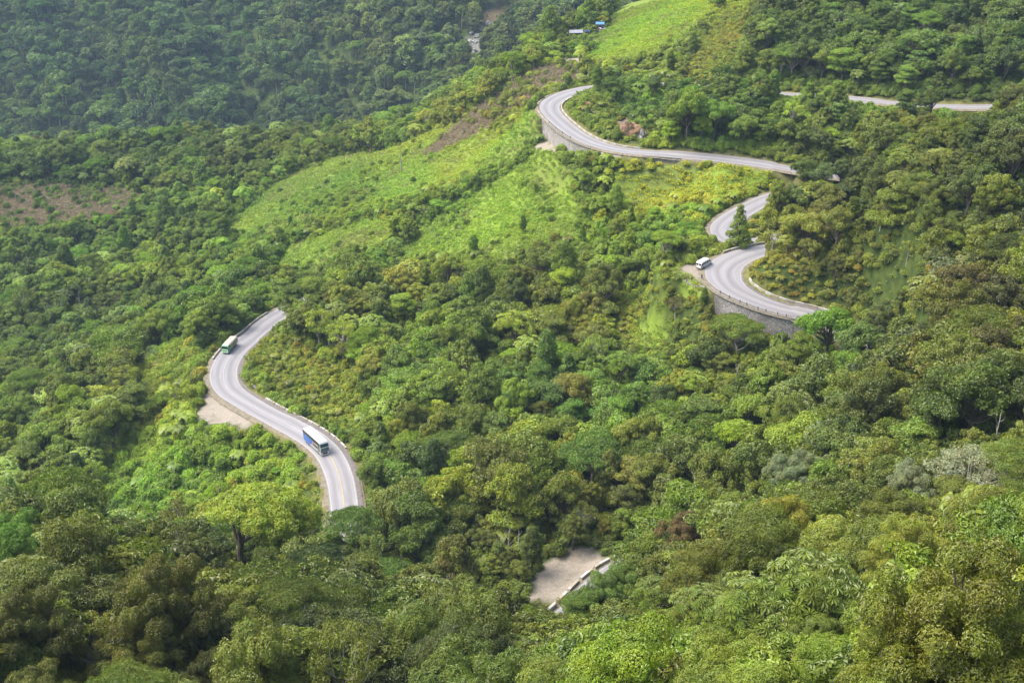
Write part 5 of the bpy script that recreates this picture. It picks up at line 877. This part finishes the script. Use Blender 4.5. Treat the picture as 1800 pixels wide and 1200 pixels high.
# ------------------------------------------------------------------ rocks, logs, houses, posts
def at(x, y, dz=0): return (x, y, float(gz(x, y)) + dz)
rock("boulder", at(-80.6, 354.5, .3), (1.6, 1.1, .9), m_rock, 2, "grey boulder on the verge inside the lower bend")
rock("boulder", at(-118, 362, .3), (1.9, 1.4, 1.2), m_rock, 5, "dark grey boulder among bushes left of the lower bend")
for k in range(26):
    p = ROCK_SPOTS[k % len(ROCK_SPOTS)]; rg = random.Random(k); x = p[0] + rg.uniform(-9, 9); y = p[1] + rg.uniform(-22, 22); r = rg.uniform(.8, 2.6)
    rock("river_stone", at(x, y, .2), (r * 1.3, r, r * .7), m_pale_rock, k * 1.7, "pale stone in the far river bed between the forested slopes", "stone", "pale stones in the far river bed")
# ------------------------------------------------------------------ air
# ------------------------------------------------------------------ vehicles
m_wpaint = mat("white_coach_paint", (.6, .6, .585), .35, var=.04, coat=.3); m_blue = mat("blue_livery", (.01, .11, .42), .35, var=.25, scale=.7, coat=.3); m_navy = mat("dark_blue_livery", (.012, .04, .13), .35, var=.2, coat=.3)
m_silver = mat("silver_livery", (.36, .37, .37), .35, var=.08, metal=.2); m_glass = mat("tinted_glass", (.012, .022, .026), .08, var=.1, spec=.8); m_glass2 = mat("windscreen_glass", (.02, .075, .09), .08, var=.2, spec=.8)
m_black = mat("black_trim", (.02, .02, .02), .6); m_tyre = mat("tyre_rubber", (.02, .02, .02), .9); m_rim = mat("wheel_rim", (.4, .4, .4), .4, metal=.6); m_lamp = mat("headlamp_lens", (.75, .75, .7), .15); m_red = mat("tail_lamp_red", (.45, .02, .015), .3)
m_pink = mat("pink_emblem", (.65, .16, .3), .5); m_green = mat("green_lorry_paint", (.10, .34, .14), .45, var=.2); m_lgreen = mat("pale_green_paint", (.42, .62, .40), .45, var=.12); m_tarp = mat("cream_tarpaulin", (.42, .35, .28), .9, var=.14, scale=1.4, bump=.05); m_plank = mat("green_cargo_boards", (.30, .33, .2), .8, var=.3, scale=2)
def wheel(par, x, y, r, w):
    o = MB().disc((0, 0, 0), r, w).build("wheel", m_tyre, par); o.location = (x, y, r)
    s = 1 if y > 0 else -1
    q = MB().disc((0, s * (w / 2 + .005), 0), r * .58, .06).build("rim", m_rim, o); return o
def on_road(i, lat, flip=False):
    p = RD[i]; o = lat; x, y = p[0] + RN[i, 0] * o, p[1] + RN[i, 1] * o; a = math.atan2(RT[i, 1], RT[i, 0]) + (math.pi if flip else 0)
    z = p[2] - np.clip(o, -p[3] / 2, p[3] / 2) * float(np.clip(CURV[i] * 25, -.05, .05)); g_ = (RD[min(i + 5, len(RD) - 1), 2] - RD[i - 5, 2]) / 10.0
    return (x, y, z + .03), a, g_
def side_panel(mb, pts, y, t):      # outline in x, z on the side at +-y
    return mb.prism(pts, y, y + t, 'y')
def build_bus():
    i = int(np.argmin(np.hypot(RD[:, 0] + 55.5, RD[:, 1] - 309))); loc, a, g_ = on_road(i, -1.35)
    b = empty("coach", loc, a, "double-deck coach, white roof, blue rear half, driving down the lower road", "coach"); b.rotation_euler = (0, -math.atan(g_), a)
    L, Wd, H = 12.6, 2.55, 4.0
    prof = [(-L / 2, .45), (-L / 2, H - .35), (-L / 2 + .25, H - .05), (L / 2 - .55, H - .05), (L / 2 - .22, H - .3), (L / 2 - .05, 2.3), (L / 2, 1.7), (L / 2, .4), (L / 2 - .3, .3), (-L / 2 + .3, .3)]
    MB().prism(prof, -Wd / 2, Wd / 2, 'y').build("body", m_silver, b, bevel=.07)
    rp = MB().box(-L / 2 + .15, L / 2 - .6, -Wd / 2 + .06, Wd / 2 - .06, H - .06, H + .05, (.99, .93)); rp.box(-1.2, .2, -.7, .7, H + .03, H + .2, (.9, .85)); rp.box(2.6, 3.2, -.4, .4, H + .03, H + .14, (.9, .9)); rp.build("roof", m_wpaint, b, bevel=.03)
    for s in (1, -1):
        y0 = s * (Wd / 2 + .004) if s > 0 else -(Wd / 2 + .004) - .018; t = .018
        MB().prism([(-L / 2 + .06, 1.1), (-L / 2 + .06, 2.95), (2.2, 2.95), (1.0, 2.3), (-.4, 1.4), (-1.8, .7), (-4.5, .55), (-L / 2 + .06, .6)], y0, y0 + t, 'y').build("livery_panel", m_blue, b)
        e = .02; y1 = y0 + (t if s > 0 else -t)
        MB().prism([(-L / 2 + .1, 2.75), (-L / 2 + .1, 3.7), (L / 2 - .75, 3.7), (L / 2 - .45, 2.85), (2.5, 2.8)], y1, y1 + t, 'y').build("upper_windows", m_glass, b)
        MB().prism([(.3, 1.55), (1.2, 2.2), (L / 2 - 1.9, 2.2), (L / 2 - 2.0, 1.6)], y1, y1 + t, 'y').build("lower_windows", m_glass, b)
        MB().prism([(L / 2 - 1.55, 1.1), (L / 2 - 1.5, 3.3), (L / 2 - .9, 3.3), (L / 2 - .8, 1.1)], y1, y1 + t, 'y').build("door_glass", m_glass, b)
        MB().prism([(.5, 2.3), (.8, 2.8), (1.7, 2.65), (1.5, 2.15), (.95, 2.0)], y1 + s * .02, y1 + s * .02 + t, 'y').build("emblem", m_pink, b)
        MB().box(-4.0, 4.5, y0, y0 + t, .38, .52).build("side_skirt", m_black, b)
        for x in (4.0, -3.2, -4.5): wheel(b, x, s * (Wd / 2 - .13), .5, .3)
        m_ = MB().tube([(L / 2 - .1, s * 1.2, 2.55), (L / 2 + .35, s * 1.5, 2.5), (L / 2 + .4, s * 1.55, 2.2)], .035, 6); m_.box(L / 2 + .3, L / 2 + .48, s * 1.55 - .14, s * 1.55 + .14, 1.75, 2.25); m_.build("mirror", m_wpaint, b, bevel=.02)
        MB().box(L / 2 - .02, L / 2 + .03, s * .95 - .2, s * .95 + .2, .75, 1.0).build("headlight", m_lamp, b, bevel=.02)
        MB().box(-L / 2 - .03, -L / 2 + .02, s * 1.1 - .1, s * 1.1 + .1, .9, 1.7).build("tail_light", m_red, b)
    def front(z0, z1, w, name, m, off=.02):
        xs = lambda z: np.interp(z, [.4, 1.7, 2.3, H - .3], [L / 2, L / 2, L / 2 - .05, L / 2 - .22])
        MB().add([(xs(z0) + off - .04, -w, z0), (xs(z0) + off - .04, w, z0), (xs(z1) + off - .04, w, z1), (xs(z1) + off - .04, -w, z1), (xs(z0) + off, -w, z0), (xs(z0) + off, w, z0), (xs(z1) + off, w, z1), (xs(z1) + off, -w, z1)], [(3, 2, 1, 0), (4, 5, 6, 7), (0, 1, 5, 4), (1, 2, 6, 5), (2, 3, 7, 6), (3, 0, 4, 7)]).build(name, m, b)
    front(2.62, 3.62, 1.16, "upper_windscreen", m_glass2); front(1.3, 2.4, 1.16, "lower_windscreen", m_glass2); front(2.43, 2.58, 1.2, "front_band", m_wpaint, .03); front(.62, 1.12, .6, "grille", m_black); front(.3, .55, 1.22, "bumper", m_wpaint, .1)
    MB().box(-L / 2 - .02, -L / 2 + .02, -1.0, 1.0, 2.7, 3.5).build("rear_window", m_glass, b)
build_bus()
def build_lorry():
    i = int(np.argmin(np.hypot(RD[:, 0] + 94.5, RD[:, 1] - 387))); loc, a, g_ = on_road(i, -2.0)
    b = empty("lorry", loc, a, "green flat-nosed lorry with cream tarpaulin over its load, on the left bend", "lorry"); b.rotation_euler = (0, -math.atan(g_), a)
    MB().box(-4.3, 4.0, -.45, .45, .6, .85).build("chassis", m_black, b)
    cab = [(2.55, .65), (2.55, 2.75), (2.75, 2.9), (4.0, 2.85), (4.22, 2.55), (4.38, 1.75), (4.4, .65)]
    MB().prism(cab, -1.18, 1.18, 'y').build("cab", m_green, b, bevel=.06)
    MB().box(2.7, 4.05, -1.08, 1.08, 2.86, 2.97, (.94, .94)).build("cab_roof", m_wpaint, b, bevel=.03)
    MB().add([(4.37, -1.04, 1.82), (4.37, 1.04, 1.82), (4.235, 1.0, 2.6), (4.235, -1.0, 2.6), (4.40, -1.04, 1.82), (4.40, 1.04, 1.82), (4.265, 1.0, 2.6), (4.265, -1.0, 2.6)], [(3, 2, 1, 0), (4, 5, 6, 7), (0, 1, 5, 4), (1, 2, 6, 5), (2, 3, 7, 6), (3, 0, 4, 7)]).build("windscreen", m_glass, b)
    MB().box(4.38, 4.44, -1.0, 1.0, 1.2, 1.72).build("front_panel", m_lgreen, b, bevel=.02); MB().box(4.39, 4.43, -.8, .8, .98, 1.16).build("grille", m_black, b); MB().box(4.32, 4.62, -1.2, 1.2, .5, .85).build("bumper", m_lgreen, b, bevel=.04)
    for s in (1, -1):
        y = s * 1.19
        d = MB().box(2.85, 3.95, min(y, y - s * .03), max(y, y - s * .03) + .005, .95, 2.65).build("door", m_green, b)
        MB().box(2.95, 3.85, min(y, y + s * .02), max(y, y + s * .02), 1.85, 2.55).build("window", m_glass, d)
        MB().box(4.44, 4.49, s * .98 - .14, s * .98 + .14, .95, 1.18).build("headlight", m_lamp, b, bevel=.02)
        mm = MB().tube([(4.2, s * 1.2, 2.4), (4.4, s * 1.42, 2.35)], .03, 5); mm.box(4.34, 4.42, s * 1.42 - .1, s * 1.42 + .1, 1.95, 2.4); mm.build("mirror", m_black, b)
        for x in (3.35, -1.9, -3.1): wheel(b, x, s * 1.0, .5, .3)
    cg = MB().box(-4.4, 2.4, -1.2, 1.2, .9, 1.08)
    for s in (1, -1):
        for k in range(5): cg.box(-4.38, 2.38, s * 1.19 - .03, s * 1.19 + .03, 1.12 + k * .27, 1.12 + k * .27 + .22)
        for k in range(8): x = -4.35 + k * .955; cg.box(x, x + .09, s * 1.24 - .04, s * 1.24 + .04, .95, 2.5)
    for x in (-4.38, 2.34):
        for k in range(5): cg.box(x, x + .05, -1.15, 1.15, 1.12 + k * .27, 1.12 + k * .27 + .22)
    cg.build("cargo_body", m_plank, b)
    P = [(-1.27, 2.3), (-1.26, 2.75), (-1.05, 3.05), (-.5, 3.16), (0, 3.2), (.5, 3.16), (1.05, 3.05), (1.26, 2.75), (1.27, 2.3)]; V = []; n = 22; rg = random.Random(3)
    for k in range(n + 1):
        x = -4.5 + 7.0 * k / n; sag = .05 * math.sin(k * 1.9); e = .55 if k in (0, n) else 1
        for (y, z) in P: V.append((x, y * (1 + rg.uniform(-.012, .012)), 2.3 + (z - 2.3) * (1 if e == 1 else .8) - sag * (z > 2.9) + rg.uniform(-.02, .02)))
    m_ = len(P); F = [(k * m_ + j, k * m_ + j + 1, (k + 1) * m_ + j + 1, (k + 1) * m_ + j) for k in range(n) for j in range(m_ - 1)] + [tuple(range(m_)), tuple(n * m_ + j for j in range(m_))[::-1]] + [(k * m_, (k + 1) * m_, (k + 1) * m_ + m_ - 1, k * m_ + m_ - 1) for k in range(n)]
    MB().add(V, F).build("tarpaulin", m_tarp, b)
    MB().box(-4.46, -4.4, -1.0, 1.0, .95, 1.1).build("tail_lights", m_red, b)
build_lorry()
def build_van():
    a = math.radians(50); x, y = 58.9, 362.4
    b = empty("van", (x, y, 104.98), a, "white minibus parked on the gravel lay-by at the hairpin", "van")
    side = [(-2.95, .35), (-3.0, 1.2), (-2.88, 2.25), (-2.7, 2.42), (-1, 2.5), (1.4, 2.46), (1.75, 2.36), (2.3, 1.6), (2.95, 1.38), (3.05, 1.1), (3.05, .4), (2.8, .32)]
    MB().prism(side, -1.0, 1.0, 'y').build("body", m_wpaint, b, bevel=.11, smooth=False)
    MB().box(-2.6, 1.35, -.82, .82, 2.46, 2.56, (.95, .85)).build("roof", m_wpaint, b, bevel=.04)
    MB().add([(2.28, -.86, 1.66), (2.28, .86, 1.66), (1.8, .78, 2.3), (1.8, -.78, 2.3), (2.34, -.86, 1.69), (2.34, .86, 1.69), (1.86, .78, 2.33), (1.86, -.78, 2.33)], [(3, 2, 1, 0), (4, 5, 6, 7), (0, 1, 5, 4), (1, 2, 6, 5), (2, 3, 7, 6), (3, 0, 4, 7)]).build("windscreen", m_glass, b)
    for s in (1, -1):
        y = s * 1.005
        for x0, x1 in ((-2.7, -1.55), (-1.4, -.25), (-.1, .75)): MB().box(x0, x1, min(y, y + s * .02), max(y, y + s * .02), 1.45, 2.1).build("side_window", m_glass, b)
        d = MB().box(.95, 2.0, min(y - s * .01, y + s * .012), max(y - s * .01, y + s * .012), .55, 1.4).build("door", m_wpaint, b)
        MB().prism([(.95, 1.45), (.95, 2.1), (1.55, 2.1), (2.0, 1.5)], min(y, y + s * .02), max(y, y + s * .02), 'y').build("window", m_glass, d)
        MB().box(1.05, 1.2, min(y, y + s * .035), max(y, y + s * .035), 1.2, 1.25).build("handle", m_black, d)
        MB().box(-3.0, -2.97, s * .5 - .34, s * .5 + .34, 1.45, 2.05).build("rear_window", m_glass, b)
        MB().box(-3.03, -2.96, s * .9 - .07, s * .9 + .07, .85, 1.25).build("tail_light", m_red, b)
        MB().box(3.0, 3.08, s * .72 - .16, s * .72 + .16, .85, 1.08).build("headlight", m_lamp, b, bevel=.02)
        mm = MB().tube([(2.05, s * 1.0, 1.6), (2.15, s * 1.16, 1.62)], .03, 5); mm.box(2.1, 2.17, s * 1.2 - .08, s * 1.2 + .08, 1.5, 1.78); mm.build("mirror", m_black, b)
        for xx in (2.1, -1.75):
            wheel(b, xx, s * .88, .36, .24)
            MB().disc((xx, s * .985, .4), .46, .04).build("wheel_arch", m_black, b)
    MB().box(-3.1, -2.95, -.95, .95, .35, .55).build("rear_bumper", m_black, b, bevel=.03); MB().box(2.98, 3.14, -.95, .95, .35, .6).build("front_bumper", m_black, b, bevel=.03); MB().box(3.03, 3.07, -.5, .5, .75, .95).build("grille", m_black, b)
build_van()
# ------------------------------------------------------------------ people
def person(loc, rz, top_c, leg_c, cap_c, label, arms):
    import bmesh as _b
    J = {}; V = []; E = []; R_ = []
    def j(n, p, r, par=None):
        J[n] = len(V); V.append(p); R_.append(r)
        if par is not None: E.append((J[par], J[n]))
    j('pel', (0, 0, .95), .15); j('waist', (0, .0, 1.08), .13, 'pel'); j('chest', (0, 0, 1.3), .155, 'waist'); j('neckb', (0, 0, 1.46), .075, 'chest'); j('neck', (0, .01, 1.53), .055, 'neckb'); j('chin', (0, .03, 1.58), .07, 'neck'); j('head', (0, .015, 1.66), .095, 'chin'); j('skull', (0, 0, 1.72), .085, 'head')
    j('nose', (0, .115, 1.645), .014, 'head')
    for s, nm in ((1, 'l'), (-1, 'r')):
        j('ear' + nm, (s * .09, 0, 1.645), .02, 'head')
        j('hip' + nm, (s * .1, 0, .9), .095, 'pel'); j('kn' + nm, (s * .12, .03, .5), .062, 'hip' + nm); j('an' + nm, (s * .13, -.02, .09), .042, 'kn' + nm); j('he' + nm, (s * .13, -.03, .045), .042, 'an' + nm); j('to' + nm, (s * .15, .17, .035), .035, 'he' + nm)
        j('sh' + nm, (s * .19, 0, 1.41), .062, 'chest'); el, ha = arms[0 if s > 0 else 1]; el = Vector((s * el[0], el[1], el[2])); ha = Vector((s * ha[0], ha[1], ha[2]))
        j('el' + nm, el, .042, 'sh' + nm); j('wr' + nm, ha, .028, 'el' + nm); d = (ha - el).normalized(); pa = ha + d * .07; j('pa' + nm, pa, .03, 'wr' + nm)
        u = Vector((0, 1, 0)) if abs(d.y) < .7 else Vector((1, 0, 0)); u = (u - d * u.dot(d)).normalized(); w = d.cross(u)
        for k, (o, ln) in enumerate(((-.027, .07), (-.009, .08), (.009, .075), (.027, .058))):
            j('f%d' % k + nm, pa + u * o + d * .035, .0095, 'pa' + nm); j('g%d' % k + nm, pa + u * o * 1.2 + d * (.03 + ln * .6) + w * .01, .0085, 'f%d' % k + nm); j('h%d' % k + nm, pa + u * o * 1.2 + d * (.02 + ln) + w * .03, .008, 'g%d' % k + nm)
        j('t0' + nm, ha + d * .04 + u * .035, .011, 'pa' + nm); j('t1' + nm, ha + d * .08 + u * .055 + w * .015, .0095, 't0' + nm)
    me = bpy.data.meshes.new("body"); me.from_pydata([tuple(v) for v in V], E, []); o = obj("person", me, loc=loc); o.rotation_euler = (0, 0, rz)
    sk = o.modifiers.new("skin", 'SKIN'); sk.use_smooth_shade = True
    for i, r in enumerate(R_): me.skin_vertices[0].data[i].radius = (r, r * (.72 if V[i][2] > .95 and V[i][2] < 1.4 and abs(V[i][0]) < .05 else 1))
    me.skin_vertices[0].data[0].use_root = True
    o.modifiers.new("sub", 'SUBSURF').levels = 1; o.modifiers["sub"].render_levels = 2
    me.materials.append(mat("skin", (.36, .2, .13), .6)); props(o, label, "person")
    # clothes follow the limbs
    t = MB(); t.tube([(0, 0, .93), (0, 0, 1.08), (0, 0, 1.3), (0, 0, 1.43), (0, 0, 1.49)], [.185, .175, .2, .15, .07], 12)
    for s, ar in ((1, arms[0]), (-1, arms[1])):
        e = Vector((s * ar[0][0], ar[0][1], ar[0][2])); h_ = Vector((s * ar[1][0], ar[1][1], ar[1][2])); t.tube([(s * .12, 0, 1.41), (s * .2, 0, 1.4), e, e * .12 + h_ * .88], [.09, .08, .058, .045], 8)
    t.build("jacket", mat("jacket_cloth", top_c, .9), o, smooth=True)
    t = MB()
    for s in (1, -1): t.tube([(s * .075, 0, .98), (s * .1, 0, .86), (s * .12, .03, .5), (s * .13, -.015, .09)], [.115, .12, .085, .068], 9)
    t.build("trousers", mat("trouser_cloth", leg_c, .9), o, smooth=True)
    t = MB()
    for s in (1, -1): t.tube([(s * .13, -.07, .045), (s * .14, .05, .05), (s * .15, .2, .035)], [.045, .055, .035], 8)
    t.build("shoes", m_black, o)
    t = MB(); t.tube([(0, -.005, 1.665), (0, -.01, 1.73), (0, -.01, 1.79), (0, -.01, 1.82)], [.112, .11, .075, .02], 12)
    if cap_c is not None: t.box(-.07, .07, .06, .2, 1.7, 1.715)
    t.build("cap" if cap_c is not None else "hair", mat("cap_cloth" if cap_c is not None else "dark_hair", cap_c or (.02, .015, .012), .85), o, smooth=True)
    e = MB()
    for s in (1, -1): e.disc((s * .035, .098, 1.665), .011, .01, 'y', 8)
    e.build("eyes", m_black, o); MB().box(-.025, .025, .088, .098, 1.598, 1.606).build("mouth", m_red, o)
    return o
def verge_z(x, y):
    j = int(np.argmin(np.hypot(RD[:, 0] - x, RD[:, 1] - y))); o = max(0, math.hypot(RD[j, 0] - x, RD[j, 1] - y) - RD[j, 3] / 2); return max(float(gz(x, y)), float(RD[j, 2] - np.interp(o, [0, .5, 1.9, 1.91], [.03, .05, .35, 9])) - .04)
person((57.2, 354.0, verge_z(57.2, 354.0)), math.radians(160), (.04, .035, .035), (.07, .1, .3), None, "person in a dark top and blue trousers standing by the corner of the lay-by", (((.24, .12, 1.16), (.12, .26, 1.25)), ((.25, -.03, 1.15), (.25, .04, .92))))
person(at(50.9, 366.3), math.radians(-120), (.02, .022, .025), (.025, .025, .03), (.75, .75, .72), "person in dark clothes and a white cap at the far corner of the lay-by", (((.25, -.03, 1.15), (.26, .05, .92)), ((.25, -.03, 1.15), (.25, .05, .92))))
# ------------------------------------------------------------------ rocks, logs, cut banks
rock("earth_cut", at(45.4, 476.4, 1.0), (4.0, 2.2, 4.4), m_clay, 3, "orange earth and rock cut beside the upper road", "earth cut")
rock("earth_cut", at(49.8, 475.0, .4), (2.6, 1.8, 2.8), m_rock, 8, "brown broken rock at the right end of the orange earth cut", "rock face")
rock("earth_cut", at(30.0, 507.5, .8), (2.6, 1.4, 2.0), m_clay, 12, "small pale earth slip inside the upper bend", "earth slip")
rock("rock_face", at(68.0, 520.0, 1), (2.6, 1.6, 2.6), m_rock, 6, "grey rock showing at the foot of the dry gully", "rock face")
def log(p, q, r, label, m=m_stick):
    (x0, y0), (x1, y1) = p, q; P = []
    for k in range(5):
        t = k / 4; x = x0 + (x1 - x0) * t; y = y0 + (y1 - y0) * t; P.append((x, y, float(gz(x, y)) + r + .5 + .15 * math.sin(k * 2)))
    mb = MB().tube(P, [r, r * .9, r * .8, r * .65, r * .4], 6); mb.tube([P[3], (P[3][0] + .9, P[3][1] + .4, P[3][2] + .9)], [r * .4, r * .15], 5); props(mb.build("fallen_log", m), label, "log")
log((-255, 663), (-250.5, 655), .16, "pale fallen trunk in the middle of the brown clearing", m_bark_pale); log((-271, 648), (-264.5, 638), .18, "pale fallen trunk at the left end of the brown clearing", m_bark_pale); log((-57.5, 299.5), (-53.5, 296.3), .1, "thin pale branch lying on the dry verge below the coach", m_bark_pale)
# kilometre post
t = empty("kilometre_post", at(117.6, 486.8, 0), 0, "small white post beside the upper right road, under the dark forest", "marker post")
MB().box(-.22, .22, -.12, .12, -.3, 1.7, (.92, .8)).build("post", m_wpaint, t, bevel=.04); MB().box(-.2, .2, -.128, -.121, 1.15, 1.3).build("band", m_black, t)
# ------------------------------------------------------------------ hillside houses
m_zinc = mat("pale_zinc_roof", (.27, .275, .28), .45, var=.2, scale=.8, metal=.1); m_brwall = mat("weathered_boards", (.22, .18, .14), .9, var=.3, scale=2); m_bluesheet = mat("blue_roof_sheet", (.07, .2, .4), .6, var=.15)
def house(x, y, rz, L, Wd, H, roof_m, wall_m, label, pitch=.9, name="house"):
    b = empty(name, at(x, y, .1), rz, label, "house")
    MB().box(-L / 2, L / 2, -Wd / 2, Wd / 2, -1.2, H).build("wall", wall_m, b)
    r = MB(); n = 18
    for s in (1, -1):
        V = []; 
        for k in range(n + 1):
            x_ = -L / 2 - .5 + (L + 1) * k / n; dz = .05 * (k % 2)
            V += [(x_, 0, H + pitch + dz), (x_, s * (Wd / 2 + .6), H - .15 + dz), (x_, 0, H + pitch + dz - .08), (x_, s * (Wd / 2 + .6), H - .23 + dz)]
        F = []
        for k in range(n): o = k * 4; F += [(o, o + 1, o + 5, o + 4), (o + 2, o + 6, o + 7, o + 3), (o + 1, o + 3, o + 7, o + 5)]
        F += [(0, 2, 3, 1), (n * 4, n * 4 + 1, n * 4 + 3, n * 4 + 2)]; r.add(V, F)
    r.build("roof", roof_m, b); MB().prism([(-Wd / 2, H), (Wd / 2, H), (0, H + pitch - .1)], -L / 2 + .02, L / 2 - .02, 'x').build("gable", wall_m, b)
    d = MB().box(-.5, .5, -Wd / 2 - .06, -Wd / 2 - .01, -.1, 1.95).build("door", m_navy, b); MB().box(.3, .4, -Wd / 2 - .1, -Wd / 2 - .06, .9, 1.0).build("handle", m_rim, d)
    for xx in (-L * .3, L * .3):
        w = MB().box(xx - .5, xx + .5, -Wd / 2 - .06, -Wd / 2 - .01, .9, 1.8).build("window", m_wpaint, b); MB().box(xx - .42, xx + .42, -Wd / 2 - .08, -Wd / 2 - .06, .98, 1.72).build("pane", m_glass, w)
    return b
house(33.3, 671.5, .12, 6.4, 4.0, 2.1, m_zinc, m_brwall, "small board house with pale metal roof on the far spur")
house(46.3, 676.0, -.1, 3.6, 3.0, 2.9, m_bluesheet, mat("brick_red_boards", (.3, .13, .09), .9, var=.3), "narrow hut with a blue roof right of the pale-roofed house", .7)
house(46.8, 668.5, .3, 2.2, 1.8, 1.3, m_zinc, m_brwall, "tiny white-roofed shed below the blue-roofed hut", .35, "shed")
house(39.2, 670.0, 0, 2.0, 1.8, 1.6, m_navy, m_navy, "small dark blue shed at the right end of the pale-roofed house", .35, "shed")
# ------------------------------------------------------------------ small plants with their own look
def bromeliad(x, y, z, s, c, label):
    rng = np.random.default_rng(int(x * 10)); v, f, t = fern_arrays(rng, 1.0, 16, .1, .9); V = v * [s, s, s]
    me = np_mesh("bromeliad", V, f, [m_leaf], attrs={"leaf_tone": ('FACE', 'FLOAT', t)}); o = obj("bromeliad", me, loc=(x, y, z)); o["tint"] = list(c); props(o, label, "plant")
# ------------------------------------------------------------------ haze: one closed box of even, pale air
hz = MB().box(-1300, 1300, -400, 2400, float(GZ.min()) - 1.5, 480); m = bpy.data.materials.new("thin_mist"); m.use_nodes = True; nt = m.node_tree; nt.nodes.clear()
o_ = N(nt, "ShaderNodeOutputMaterial"); pv = N(nt, "ShaderNodeVolumePrincipled"); pv.inputs["Density"].default_value = HAZE; pv.inputs["Color"].default_value = (.58, .78, 1.0, 1); pv.inputs["Anisotropy"].default_value = .2
nt.links.new(pv.outputs[0], o_.inputs["Volume"]); props(hz.build("haze", m), "thin bluish mist filling the valley", "haze", kind="stuff")
